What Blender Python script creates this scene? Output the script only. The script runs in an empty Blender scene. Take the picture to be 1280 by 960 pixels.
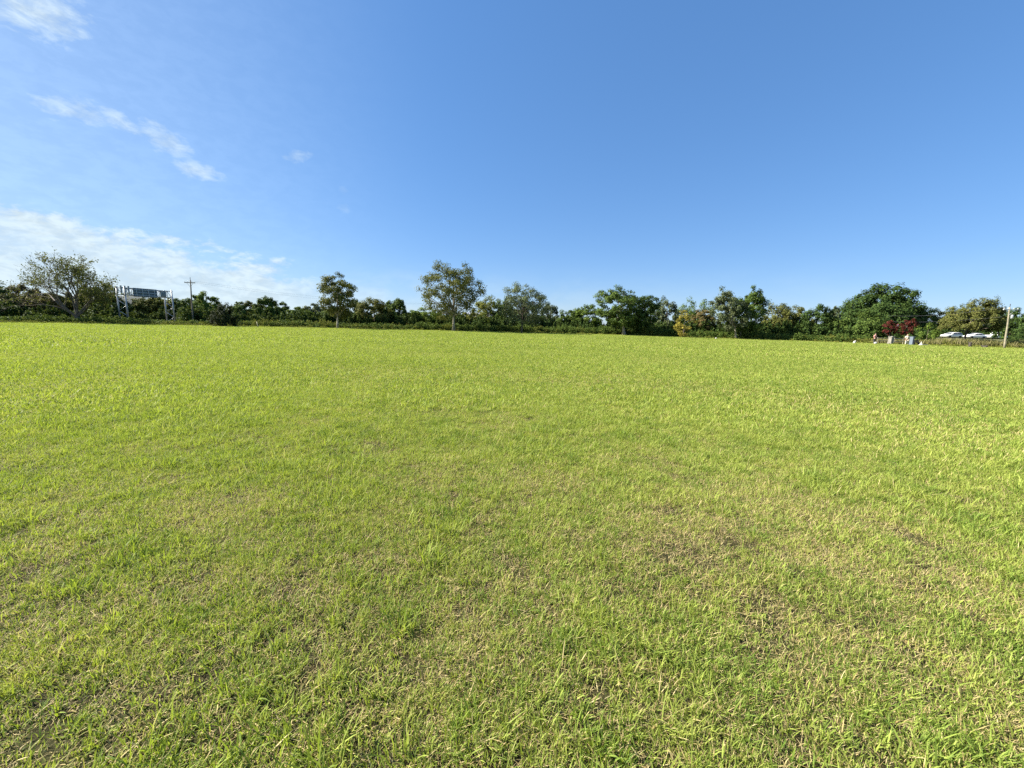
import bpy, math, random
import numpy as np
from mathutils import Vector, Matrix

random.seed(7)
RNG = np.random.default_rng(7)
SC = bpy.context.scene
COL = SC.collection
R = math.radians

# ------------------------------------------------------------------ camera
F, CX, CY = 481.0, 640.0, 480.0          # focal length and centre in photo pixels (1280 wide)
CAM_H = 1.65
PITCH = math.atan(74.5 / F)
ROLL = math.atan(0.0265)
fwd = Vector((0, math.cos(PITCH), -math.sin(PITCH)))
right0 = Vector((1, 0, 0))
up0 = right0.cross(fwd)
# camera rolled so that the horizon drops to the right of the picture
right = right0 * math.cos(ROLL) + up0 * math.sin(ROLL)
up = up0 * math.cos(ROLL) - right0 * math.sin(ROLL)
CAMP = Vector((0, 0, CAM_H))

def proj(p):
    d = Vector(p) - CAMP
    z = d.dot(fwd)
    return CX + F * d.dot(right) / z, CY - F * d.dot(up) / z

def ray(px, py):
    return (fwd * F + right * (px - CX) + up * (CY - py)).normalized()

def world_x(px, D, z=0.0):
    """world x of the spot at distance D and height z seen in photo column px"""
    a, b = -3 * D, 3 * D
    for _ in range(60):
        m = (a + b) / 2
        if proj((m, D, z))[0] < px: a = m
        else: b = m
    return (a + b) / 2

def height_at(x, D, py):
    a, b = -5.0, 400.0
    for _ in range(60):
        m = (a + b) / 2
        if proj((x, D, m))[1] > py: a = m
        else: b = m
    return (a + b) / 2

def ppm(D):                    # metres per photo pixel at distance D
    return D / F

EDGE_PX = [-400, 0, 100, 240, 400, 565, 780, 920, 1060, 1200, 1280, 1700]
EDGE_D = [40, 54, 61, 66, 73, 79, 82, 74, 67, 63, 61, 48]
def edge(px):                  # distance of the field's far edge in that direction
    return float(np.interp(px, EDGE_PX, EDGE_D))

cd = bpy.data.cameras.new('camera')
cam = bpy.data.objects.new('camera', cd)
COL.objects.link(cam)
cd.sensor_width = 36.0
cd.lens = 36.0 * F / 1280.0
cd.clip_start = 0.05
cd.clip_end = 40000
M = Matrix((right, up, -fwd)).transposed().to_4x4()
M.translation = CAMP
cam.matrix_world = M
SC.camera = cam

# ------------------------------------------------------------------ light
SUN_EL, SUN_AZ = R(37), R(-82)           # azimuth from +Y, negative to the left
SUN_DIR = Vector((math.sin(SUN_AZ) * math.cos(SUN_EL), math.cos(SUN_AZ) * math.cos(SUN_EL), math.sin(SUN_EL)))
sd = bpy.data.lights.new('sun', 'SUN')
sd.energy = 5.0
sd.angle = R(0.53)
sd.color = (1.0, 0.93, 0.80)
sun = bpy.data.objects.new('sun', sd)
sun.rotation_euler = (-SUN_DIR).to_track_quat('-Z', 'Y').to_euler()
sun.location = (0, 0, 60)
COL.objects.link(sun)

# ------------------------------------------------------------------ node helpers
class NT:
    def __init__(self, tree):
        self.t = tree
        self.n = tree.nodes
        self.l = tree.links
    def new(self, typ, **kw):
        nd = self.n.new(typ)
        for k, v in kw.items():
            setattr(nd, k, v)
        return nd
    def link(self, a, b):
        self.l.new(a, b)
    def val(self, sock, v):
        if isinstance(v, bpy.types.NodeSocket): self.l.new(v, sock)
        else: sock.default_value = v
    def math(self, op, a, b=None, c=None, clamp=False):
        nd = self.n.new('ShaderNodeMath'); nd.operation = op; nd.use_clamp = clamp
        self.val(nd.inputs[0], a)
        if b is not None: self.val(nd.inputs[1], b)
        if c is not None: self.val(nd.inputs[2], c)
        return nd.outputs[0]
    def mix(self, fac, a, b, blend='MIX'):
        nd = self.n.new('ShaderNodeMix'); nd.data_type = 'RGBA'; nd.blend_type = blend
        self.val(nd.inputs[0], fac)
        for s, v in ((nd.inputs[6], a), (nd.inputs[7], b)):
            if isinstance(v, tuple) and len(v) == 3: v = v + (1.0,)
            self.val(s, v)
        return nd.outputs[2]
    def smooth(self, x, lo, hi, a=0.0, b=1.0):
        nd = self.n.new('ShaderNodeMapRange'); nd.interpolation_type = 'SMOOTHSTEP'
        self.val(nd.inputs[0], x)
        nd.inputs[1].default_value = lo; nd.inputs[2].default_value = hi
        nd.inputs[3].default_value = a; nd.inputs[4].default_value = b
        return nd.outputs[0]
    def noise(self, vec, scale, detail=4, rough=0.55, dist=0.0):
        nd = self.n.new('ShaderNodeTexNoise')
        if vec is not None: self.l.new(vec, nd.inputs['Vector'])
        nd.inputs['Scale'].default_value = scale
        nd.inputs['Detail'].default_value = detail
        nd.inputs['Roughness'].default_value = rough
        nd.inputs['Distortion'].default_value = dist
        return nd.outputs['Fac']
    def scalevec(self, vec, s):
        nd = self.n.new('ShaderNodeVectorMath'); nd.operation = 'MULTIPLY'
        self.l.new(vec, nd.inputs[0]); nd.inputs[1].default_value = s
        return nd.outputs[0]

# ------------------------------------------------------------------ sky
W = bpy.data.worlds.new('World')
SC.world = W
W.use_nodes = True
W.node_tree.nodes.clear()
t = NT(W.node_tree)
SKY_GAMMA, SKY_TINT, SKY_SAT = .55, (1.17, 1.34, 1.66), 1.26
sky = t.new('ShaderNodeTexSky')
sky.sky_type = 'NISHITA'
sky.sun_disc = False
sky.sun_elevation = SUN_EL
sky.sun_rotation = SUN_AZ
sky.altitude = 200
sky.air_density = 1.0
sky.dust_density = 0.25
sky.ozone_density = 4.0
hs = t.new('ShaderNodeHueSaturation')
hs.inputs['Saturation'].default_value = SKY_SAT
hs.inputs['Hue'].default_value = 0.5
gm = t.new('ShaderNodeGamma'); gm.inputs[1].default_value = SKY_GAMMA
t.link(sky.outputs[0], gm.inputs[0])
tint = t.mix(1.0, gm.outputs[0], SKY_TINT, 'MULTIPLY')
t.link(tint, hs.inputs['Color'])
tc = t.new('ShaderNodeTexCoord')
dirv = tc.outputs['Generated']
sx = t.new('ShaderNodeSeparateXYZ')
t.link(dirv, sx.inputs[0])
DEG = 180 / math.pi
az = t.math('MULTIPLY', t.math('ARCTAN2', sx.outputs[0], sx.outputs[1]), DEG)
el = t.math('MULTIPLY', t.math('ARCSINE', sx.outputs[2]), DEG)

def azel(px, py):
    d = ray(px, py)
    return math.degrees(math.atan2(d.x, d.y)), math.degrees(math.asin(d.z))

def blob(px, py, rx, ry, slope=0.0):
    """soft ellipse on the sky, radii in degrees, tilted by slope"""
    a0, e0 = azel(px, py)
    c, s = math.cos(slope), math.sin(slope)
    da = t.math('SUBTRACT', az, a0); de = t.math('SUBTRACT', el, e0)
    u = t.math('ADD', t.math('MULTIPLY', da, c / rx), t.math('MULTIPLY', de, s / rx))
    v = t.math('ADD', t.math('MULTIPLY', da, -s / ry), t.math('MULTIPLY', de, c / ry))
    d = t.math('SQRT', t.math('ADD', t.math('MULTIPLY', u, u), t.math('MULTIPLY', v, v)))
    return t.smooth(d, 0.0, 1.25, 1.0, 0.0)

warp = t.scalevec(dirv, (1.0, 1.0, 2.2))
nA = t.noise(warp, 8.0, 8, 0.60, 0.25)
nB = t.noise(warp, 30.0, 7, 0.62, 0.3)
nz = t.math('ADD', t.math('MULTIPLY', nA, 0.72), t.math('MULTIPLY', nB, 0.28))

nC = t.noise(t.scalevec(dirv, (1.0, 1.0, 2.0)), 55.0, 5, 0.6, 0.2)
nw = t.math('ADD', t.math('MULTIPLY', nA, 0.35), t.math('ADD', t.math('MULTIPLY', nB, 0.40), t.math('MULTIPLY', nC, 0.25)))

def wisp(mask, thr, gain, amt):
    x = t.math('SUBTRACT', t.math('ADD', nw, t.math('MULTIPLY', mask, 0.34)), thr)
    x = t.math('MULTIPLY', t.math('MULTIPLY', x, gain, clamp=True), amt)
    return t.math('MULTIPLY', x, t.smooth(mask, 0.0, 0.35))

parts = []
parts.append(wisp(blob(25, 0, 6.5, 3.4, 0.1), 0.575, 3.0, 0.95))
m = blob(92, 138, 5.6, 1.9, 0.10)
for args in ((150, 152, 3.8, 1.7, -0.35), (200, 172, 4.6, 2.2, -0.45), (243, 212, 3.8, 1.6, -0.15)):
    m = t.math('MAXIMUM', m, blob(*args))
parts.append(wisp(m, 0.615, 3.0, 0.80))
m = blob(374, 195, 3.2, 1.2, 0.3)
parts.append(wisp(m, 0.635, 2.6, 0.6))
m = t.math('MAXIMUM', blob(429, 238, 1.5, 1.2, 0.2), blob(428, 260, 1.8, 1.2, 0.1))
parts.append(wisp(m, 0.66, 2.4, 0.32))
m = t.math('MAXIMUM', blob(50, 195, 4.5, 1.3, 0.0), blob(8, 125, 4.5, 1.6, 0.0))
parts.append(wisp(m, 0.70, 2.2, 0.28))
# low bank of cloud over the left horizon: its top falls from left to right
a0, e0 = azel(0, 246); a1, e1 = azel(440, 352)
line = t.math('ADD', t.math('MULTIPLY', t.math('SUBTRACT', az, a0), (e1 - e0) / (a1 - a0)), e0)
below = t.math('SUBTRACT', line, el)
below = t.math('ADD', below, t.math('MULTIPLY', t.math('SUBTRACT', nA, 0.5), 8.0))
below = t.math('ADD', below, t.math('MULTIPLY', t.math('SUBTRACT', nB, 0.5), 4.5))
bank = t.smooth(below, -0.6, 2.0)
bank = t.math('MULTIPLY', bank, t.smooth(az, a1 - 12, a1 + 6, 1.0, 0.0))
tex = t.math('ADD', 0.82, t.math('MULTIPLY', t.math('SUBTRACT', nw, 0.47), 1.7), clamp=True)
parts.append(t.math('MULTIPLY', bank, tex))
# thin veil further right, close to the horizon
veil = t.math('MULTIPLY', t.smooth(el, 1.0, 9.0, 1.0, 0.0), t.smooth(az, -35, 24, 0.60, 0.14))
parts.append(t.math('MULTIPLY', veil, t.smooth(nA, 0.35, 0.65)))
parts.append(t.math('MULTIPLY', t.smooth(az, -62, -8, 0.36, 0.0), t.smooth(el, 0, 55, 1.0, 0.45)))
cm = parts[0]
for p_ in parts[1:]:
    cm = t.math('MAXIMUM', cm, p_)
grey = t.smooth(nB, 0.35, 0.65, 0.86, 1.04)
cc = t.new('ShaderNodeCombineColor')
for i, v in enumerate((3.4, 4.1, 4.55)):
    t.link(t.math('MULTIPLY', grey, v), cc.inputs[i])
skyc = t.mix(cm, hs.outputs[0], cc.outputs[0])
bg = t.new('ShaderNodeBackground')
bg.inputs['Strength'].default_value = 0.072
t.link(skyc, bg.inputs['Color'])
wo = t.new('ShaderNodeOutputWorld')
t.link(bg.outputs[0], wo.inputs[0])

SC.view_settings.view_transform = 'Standard'
SC.view_settings.look = 'None'
SC.view_settings.exposure = 1.6
SC.view_settings.gamma = 1.0
SC.view_settings.use_curve_mapping = False
try:
    SC.cycles.max_bounces = 8
    SC.cycles.diffuse_bounces = 4
    SC.cycles.transmission_bounces = 6
    SC.cycles.transparent_max_bounces = 8
    SC.cycles.use_denoising = False
except Exception:
    pass

# ------------------------------------------------------------------ object helpers
def link(name, mesh, mat=None, parent=None):
    o = bpy.data.objects.new(name, mesh)
    COL.objects.link(o)
    if mat is not None and len(mesh.materials) == 0:
        mesh.materials.append(mat)
    if parent is not None: o.parent = parent
    return o

def tag(o, label, cat, group=None, kind=None):
    o['label'] = label; o['category'] = cat
    if group: o['group'] = group
    if kind: o['kind'] = kind
    return o

def thing(name, label, cat, loc=(0, 0, 0), rz=0.0, group=None):
    o = bpy.data.objects.new(name, None)
    COL.objects.link(o)
    o.location = loc; o.rotation_euler = (0, 0, rz)
    o.empty_display_size = 0.3
    return tag(o, label, cat, group)

def fast_mesh(name, verts, faces_flat, sizes, attrs=None, smooth=False):
    """mesh from numpy arrays; attrs: {name: per-vertex float array}"""
    me = bpy.data.meshes.new(name)
    nv, nl, nf = len(verts), len(faces_flat), len(sizes)
    me.vertices.add(nv)
    me.vertices.foreach_set('co', np.asarray(verts, np.float32).ravel())
    if nf:
        me.loops.add(nl)
        me.loops.foreach_set('vertex_index', np.asarray(faces_flat, np.int32))
        me.polygons.add(nf)
        st = np.zeros(nf, np.int32); st[1:] = np.cumsum(sizes)[:-1]
        me.polygons.foreach_set('loop_start', st)
        me.polygons.foreach_set('loop_total', np.asarray(sizes, np.int32))
        if smooth:
            me.polygons.foreach_set('use_smooth', np.ones(nf, bool))
    for k, a in (attrs or {}).items():
        at_ = me.attributes.new(k, 'FLOAT', 'POINT')
        at_.data.foreach_set('value', np.asarray(a, np.float32))
    me.update(calc_edges=True)
    return me

class MB:
    """collects boxes, tubes, revolved and lofted shapes into ONE mesh"""
    def __init__(self):
        self.v = []; self.f = []
    def add(self, vs, fs):
        b = len(self.v)
        self.v += [tuple(x) for x in vs]
        self.f += [tuple(i + b for i in q) for q in fs]
    def box(self, c, s, rot=None, bev=0.0):
        hx, hy, hz = s[0] / 2, s[1] / 2, s[2] / 2
        b = min(bev, hx * .9, hy * .9, hz * .9)
        pts = []
        if b <= 0:
            for z in (-hz, hz):
                for x, y in ((-hx, -hy), (hx, -hy), (hx, hy), (-hx, hy)):
                    pts.append(Vector((x, y, z)))
            fs = [(3, 2, 1, 0), (4, 5, 6, 7), (0, 1, 5, 4), (1, 2, 6, 5), (2, 3, 7, 6), (3, 0, 4, 7)]
        else:
            rings = []
            for z, ins in ((-hz, b), (-hz + b, 0), (hz - b, 0), (hz, b)):
                x1, y1 = hx - ins, hy - ins
                c2 = b
                rings.append([(x1 - c2, -y1), (x1, -y1 + c2), (x1, y1 - c2), (x1 - c2, y1), (-x1 + c2, y1), (-x1, y1 - c2), (-x1, -y1 + c2), (-x1 + c2, -y1)])
                pts += [Vector((p[0], p[1], z)) for p in rings[-1]]
            fs = [tuple(range(7, -1, -1)), tuple(range(24, 32))]
            for k in range(3):
                for i in range(8):
                    j = (i + 1) % 8
                    fs.append((k * 8 + i, k * 8 + j, k * 8 + 8 + j, k * 8 + 8 + i))
        if rot is not None:
            pts = [rot @ p for p in pts]
        self.add([p + Vector(c) for p in pts], fs)
    def tube(self, pts, rads, n=8, cap=True):
        pts = [Vector(p) for p in pts]
        if not isinstance(rads, (list, tuple)): rads = [rads] * len(pts)
        b = len(self.v)
        prev = None
        for i, p in enumerate(pts):
            d = (pts[min(i + 1, len(pts) - 1)] - pts[max(i - 1, 0)])
            d = d.normalized() if d.length > 1e-9 else Vector((0, 0, 1))
            if prev is None:
                a = d.cross(Vector((0, 0, 1)))
                if a.length < 1e-3: a = d.cross(Vector((1, 0, 0)))
                a.normalize()
            else:
                a = prev - d * prev.dot(d)
                a.normalize()
            prev = a
            c = d.cross(a)
            for k in range(n):
                an = 2 * math.pi * k / n
                self.v.append(tuple(p + (a * math.cos(an) + c * math.sin(an)) * rads[i]))
        for i in range(len(pts) - 1):
            for k in range(n):
                k2 = (k + 1) % n
                self.f.append((b + i * n + k, b + i * n + k2, b + (i + 1) * n + k2, b + (i + 1) * n + k))
        if cap:
            self.f.append(tuple(b + k for k in range(n - 1, -1, -1)))
            e = b + (len(pts) - 1) * n
            self.f.append(tuple(e + k for k in range(n)))
    def lathe(self, prof, c=(0, 0, 0), n=16, axis='Z'):
        b = len(self.v); c = Vector(c)
        for r, z in prof:
            for k in range(n):
                a = 2 * math.pi * k / n
                p = Vector((r * math.cos(a), r * math.sin(a), z))
                if axis == 'Y': p = Vector((p.x, p.z, p.y))
                if axis == 'X': p = Vector((p.z, p.x, p.y))
                self.v.append(tuple(p + c))
        for i in range(len(prof) - 1):
            for k in range(n):
                k2 = (k + 1) % n
                self.f.append((b + i * n + k, b + i * n + k2, b + (i + 1) * n + k2, b + (i + 1) * n + k))
        self.f.append(tuple(b + k for k in range(n - 1, -1, -1)))
        e = b + (len(prof) - 1) * n
        self.f.append(tuple(e + k for k in range(n)))
    def build(self, name, mat, parent=None, smooth=False):
        me = bpy.data.meshes.new(name)
        me.from_pydata(self.v, [], self.f)
        if smooth:
            me.polygons.foreach_set('use_smooth', np.ones(len(me.polygons), bool))
        me.update()
        return link(name, me, mat, parent)

# ------------------------------------------------------------------ materials
def base_mat(name):
    m = bpy.data.materials.new(name)
    m.use_nodes = True
    m.node_tree.nodes.clear()
    t = NT(m.node_tree)
    out = t.new('ShaderNodeOutputMaterial')
    return m, t, out

def solid(name, col, rough=0.6, metal=0.0, var=0.15, scale=6.0, bump=0.0, spec=0.4):
    m, t, out = base_mat(name)
    p = t.new('ShaderNodeBsdfPrincipled')
    tc = t.new('ShaderNodeTexCoord')
    n = t.noise(tc.outputs['Object'], scale, 5, 0.6)
    f = t.smooth(n, 0.3, 0.7, 0.0, 1.0)
    c0 = tuple(max(0, c * (1 - var)) for c in col); c1 = tuple(min(1, c * (1 + var)) for c in col)
    t.link(t.mix(f, c0, c1), p.inputs['Base Color'])
    p.inputs['Roughness'].default_value = rough
    p.inputs['Metallic'].default_value = metal
    p.inputs['Specular IOR Level'].default_value = spec
    if bump:
        b = t.new('ShaderNodeBump'); b.inputs['Strength'].default_value = bump
        t.link(n, b.inputs['Height']); t.link(b.outputs[0], p.inputs['Normal'])
    t.link(p.outputs[0], out.inputs[0])
    return m

def leaf_mat(name, a, b, c, transl=0.30):
    """leaves: three shades picked by a random number stored with every leaf"""
    m, t, out = base_mat(name)
    at_ = t.new('ShaderNodeAttribute'); at_.attribute_name = 'rnd'
    g = t.new('ShaderNodeNewGeometry')
    n = t.noise(g.outputs['Position'], 0.45, 3, 0.6)
    x = t.math('ADD', at_.outputs['Fac'], t.math('MULTIPLY', t.math('SUBTRACT', n, 0.5), 0.9), clamp=True)
    col = t.mix(t.smooth(x, 0.0, 0.55), a, b)
    col = t.mix(t.smooth(x, 0.6, 1.0), col, c)
    p = t.new('ShaderNodeBsdfPrincipled')
    t.link(col, p.inputs['Base Color'])
    p.inputs['Roughness'].default_value = 0.75
    p.inputs['Specular IOR Level'].default_value = 0.10
    tr = t.new('ShaderNodeBsdfTranslucent')
    t.link(t.mix(0.35, col, (0.20, 0.24, 0.03)), tr.inputs['Color'])
    mx = t.new('ShaderNodeMixShader'); mx.inputs[0].default_value = transl
    t.link(p.outputs[0], mx.inputs[1]); t.link(tr.outputs[0], mx.inputs[2])
    t.link(mx.outputs[0], out.inputs[0])
    return m

LEAF = {
    'dark':   leaf_mat('leaves dark green', (0.025, 0.049, 0.012), (0.043, 0.078, 0.019), (0.075, 0.112, 0.026), 0.18),
    'mid':    leaf_mat('leaves mid green', (0.043, 0.076, 0.017), (0.075, 0.121, 0.024), (0.121, 0.167, 0.037), 0.24),
    'bright': leaf_mat('leaves fresh green', (0.060, 0.102, 0.018), (0.103, 0.160, 0.026), (0.155, 0.211, 0.044), 0.27),
    'olive':  leaf_mat('leaves olive', (0.064, 0.076, 0.020), (0.110, 0.120, 0.029), (0.168, 0.164, 0.047), 0.24),
    'yellow': leaf_mat('leaves yellow green', (0.092, 0.110, 0.020), (0.149, 0.167, 0.029), (0.224, 0.219, 0.050), 0.27),
    'grey':   leaf_mat('leaves grey green', (0.060, 0.085, 0.037), (0.103, 0.127, 0.059), (0.162, 0.182, 0.096), 0.21),
    'khaki':  leaf_mat('leaves khaki', (.062, .074, .020), (.102, .112, .028), (.155, .152, .048), .24),
    'rust':   leaf_mat('leaves brownish olive', (0.075, 0.070, 0.024), (0.124, 0.106, 0.037), (0.186, 0.133, 0.061), 0.21),
    'gold':   leaf_mat('leaves golden', (0.149, 0.139, 0.024), (0.249, 0.214, 0.037), (0.328, 0.269, 0.058), 0.24),
    'shade':  leaf_mat('leaves blackish green', (0.011, 0.019, 0.008), (0.018, 0.030, 0.011), (0.030, 0.044, 0.015), 0.12),
    'red':    leaf_mat('leaves dark red', (.055, .014, .012), (.102, .022, .019), (.155, .036, .030), .22),
}
BARK = solid('bark', (.115, .095, .075), .9, var=.35, scale=3.0, bump=.5)
BARK_PALE = solid('pale bark', (.30, .27, .22), .9, var=.3, scale=2.0, bump=.4)
BARK_DARK = solid('dark bark', (.06, .05, .042), .9, var=.3, scale=2.0, bump=.4)

# ------------------------------------------------------------------ ground
def ground():
    nx, ny = 120, 120
    xs = np.sign(np.linspace(-1, 1, nx)) * np.abs(np.linspace(-1, 1, nx)) ** 3 * 7000
    ys = np.sign(np.linspace(-1, 1, ny)) * np.abs(np.linspace(-1, 1, ny)) ** 3 * 7000
    X, Y = np.meshgrid(xs, ys)
    V = np.stack([X.ravel(), Y.ravel(), np.zeros(nx * ny)], 1)
    i = np.arange(nx - 1); j = np.arange(ny - 1)
    I, J = np.meshgrid(i, j)
    a = (J * nx + I).ravel()
    faces = np.stack([a, a + 1, a + 1 + nx, a + nx], 1).ravel()
    me = fast_mesh('ground', V, faces, np.full(len(a), 4))
    m, t, out = base_mat('soil and thatch')
    g = t.new('ShaderNodeNewGeometry')
    pos = g.outputs['Position']
    n1 = t.noise(pos, 7.0, 8, 0.7)
    n2 = t.noise(pos, 45.0, 6, 0.7)
    n3 = t.noise(pos, 0.5, 4, 0.55)
    soil = t.mix(t.smooth(n2, .35, .65), (.014, .010, .007), (.050, .036, .020))
    thatch = t.mix(t.smooth(n2, .3, .7), (.030, .036, .012), (.10, .088, .036))
    c = t.mix(t.smooth(n1, .38, .62), soil, thatch)
    c = t.mix(t.smooth(n3, .35, .7, 0, .4), c, (.045, .050, .018))
    p = t.new('ShaderNodeBsdfPrincipled')
    t.link(c, p.inputs['Base Color'])
    p.inputs['Roughness'].default_value = .95
    p.inputs['Specular IOR Level'].default_value = .1
    b = t.new('ShaderNodeBump'); b.inputs['Strength'].default_value = .8; b.inputs['Distance'].default_value = .03
    t.link(n2, b.inputs['Height']); t.link(b.outputs[0], p.inputs['Normal'])
    t.link(p.outputs[0], out.inputs[0])
    o = link('ground', me, m)
    o['kind'] = 'structure'
ground()

# ------------------------------------------------------------------ grass
def grass_material():
    m, t, out = base_mat('grass blades')
    A = lambda n: (lambda nd: (setattr(nd, 'attribute_name', n), nd.outputs['Fac'])[1])(t.new('ShaderNodeAttribute'))
    rnd, straw, tip = A('rnd'), A('straw'), A('tip')
    oi = t.new('ShaderNodeObjectInfo')
    g = t.new('ShaderNodeNewGeometry')
    pos = g.outputs['Position']
    n1 = t.noise(pos, 2.1, 6, 0.66, .4)            # patches about a metre across
    n2 = t.noise(t.scalevec(pos, (.22, 1.0, 1.0)), 0.20, 4, 0.55)   # broad mown bands
    n3 = t.noise(pos, 3.2, 4, 0.65)
    gr = t.mix(rnd, (.070, .140, .022), (.355, .44, .085))
    gr = t.mix(t.smooth(n1, .35, .68, 0, .65), gr, (.36, .385, .085))
    gr = t.mix(t.smooth(n2, .38, .62, 0, .52), gr, (.36, .42, .085))
    gr = t.mix(t.smooth(n3, .47, .68, 0, .62), gr, (.07, .155, .018))
    st = t.mix(rnd, (.37, .275, .115), (.68, .57, .30))
    x = t.math('ADD', straw, t.math('MULTIPLY', t.math('SUBTRACT', n1, .485), 1.15))
    x = t.math('ADD', x, t.math('MULTIPLY', t.math('SUBTRACT', oi.outputs['Random'], .5), .22))
    c = t.mix(t.smooth(x, .62, .92), gr, st)
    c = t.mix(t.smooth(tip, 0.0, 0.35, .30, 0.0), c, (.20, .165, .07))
    p = t.new('ShaderNodeBsdfPrincipled')
    t.link(c, p.inputs['Base Color'])
    p.inputs['Roughness'].default_value = .6
    p.inputs['Specular IOR Level'].default_value = .18
    tr = t.new('ShaderNodeBsdfTranslucent')
    t.link(t.mix(.5, c, (.40, .50, .015)), tr.inputs['Color'])
    mx = t.new('ShaderNodeMixShader'); mx.inputs[0].default_value = .37
    t.link(p.outputs[0], mx.inputs[1]); t.link(tr.outputs[0], mx.inputs[2])
    t.link(mx.outputs[0], out.inputs[0])
    return m

def blades(base, h, w, az_, lean, curl, straw, rng):
    """arrays of blades: a bent, tapering strip of two quads and a tip each"""
    n = len(h)
    dx, dy = np.cos(az_), np.sin(az_)
    # angle from vertical grows along the blade
    V = np.zeros((n, 7, 3), np.float32); tip = np.zeros((n, 7), np.float32)
    px, pz = np.zeros(n), np.zeros(n)
    ang = lean.copy()
    tw = rng.uniform(-1.2, 1.2, n)
    fx, fy = -np.sin(az_ + tw), np.cos(az_ + tw)
    segs = (0.0, 0.38, 0.36, 0.26); wid = (0.8, 1.0, 0.72)
    for k in range(4):
        if k:
            px = px + np.sin(ang) * h * segs[k]
            pz = pz + np.cos(ang) * h * segs[k]
            ang = np.minimum(ang + curl, 2.0)
        cxp = base[:, 0] + dx * px; cyp = base[:, 1] + dy * px
        czp = np.maximum(pz, 0.004) if k else pz - 0.004
        if k < 3:
            hw = w * wid[k] / 2
            V[:, 2 * k] = np.stack([cxp - fx * hw, cyp - fy * hw, czp], 1)
            V[:, 2 * k + 1] = np.stack([cxp + fx * hw, cyp + fy * hw, czp], 1)
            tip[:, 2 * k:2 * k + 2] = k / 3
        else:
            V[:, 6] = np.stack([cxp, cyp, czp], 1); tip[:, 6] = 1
    idx = np.arange(n)[:, None] * 7
    fl = np.concatenate([idx + np.array([[0, 1, 3, 2]]), idx + np.array([[2, 3, 5, 4]]), idx + np.array([[4, 5, 6]])], 1)
    sizes = np.tile(np.array([4, 4, 3]), n)
    rn = np.repeat(rng.random(n), 7); stv = np.repeat(straw, 7)
    return V.reshape(-1, 3), fl.ravel(), sizes, rn, stv, tip.ravel()

def patch(rng, rad, n, h0, w0, straw_share, nclump, tall=0.0):
    """round patch of mown grass"""
    def disc(k, r):
        a = rng.uniform(0, 2 * np.pi, k); rr = r * np.sqrt(rng.random(k)); return np.stack([rr * np.cos(a), rr * np.sin(a)], 1)
    cc = disc(nclump, rad)
    ch = rng.uniform(.40, 1.45, nclump); ca = rng.uniform(0, 2 * np.pi, nclump)
    k = rng.integers(0, nclump, n)
    sig = rad / math.sqrt(nclump) * .46
    base = cc[k] + rng.normal(0, sig, (n, 2))
    u = rng.random(n) < .22
    base[u] = disc(int(u.sum()), rad)
    h = h0 * ch[k] * rng.lognormal(0, .32, n)
    az_ = ca[k] + rng.normal(0, 1.3, n)
    lean = np.abs(rng.normal(.50, .42, n)); curl = rng.uniform(.05, .45, n)
    w = w0 * rng.uniform(.6, 1.35, n)
    straw = rng.random(n) * .62
    s = rng.random(n) < straw_share            # dead blades lie low
    straw[s] = 1.0
    lie = s & (rng.random(n) < .75)
    lean[lie] = rng.uniform(1.05, 1.5, int(lie.sum())); curl[lie] = rng.uniform(-.05, .12, int(lie.sum()))
    h[lie] *= rng.uniform(.7, 1.5, int(lie.sum())); w[s] *= .7
    az_[lie] = rng.uniform(0, 2 * np.pi, int(lie.sum()))
    h = np.minimum(h, h0 * 2.0)
    tl = rng.random(n) < tall
    h[tl] *= 1.7; w[tl] *= 1.35
    return blades(base, h, w, az_, lean, curl, straw, rng)

def tuft(rng, n=46):
    """clump of coarser, longer, fresh green blades"""
    base = rng.normal(0, .055, (n, 2))
    h = .115 * rng.lognormal(0, .28, n); w = rng.uniform(.0042, .0085, n)
    az_ = np.arctan2(base[:, 1], base[:, 0]) + rng.normal(0, .7, n)
    return blades(base, h, w, az_, np.abs(rng.normal(.45, .3, n)), rng.uniform(.1, .5, n), rng.random(n) * .25, rng)

def vnoise(x, y, s, seed):
    """smooth value noise 0..1"""
    r = np.random.default_rng(seed); T = r.random((256, 256))
    x = np.asarray(x) / s + 1000.3; y = np.asarray(y) / s + 1000.7
    i = np.floor(x).astype(int); j = np.floor(y).astype(int)
    fx, fy = x - i, y - j
    fx = fx * fx * (3 - 2 * fx); fy = fy * fy * (3 - 2 * fy)
    g = lambda a, b: T[a % 256, b % 256]
    return (g(i, j) * (1 - fx) + g(i + 1, j) * fx) * (1 - fy) + (g(i, j + 1) * (1 - fx) + g(i + 1, j + 1) * fx) * fy

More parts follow.
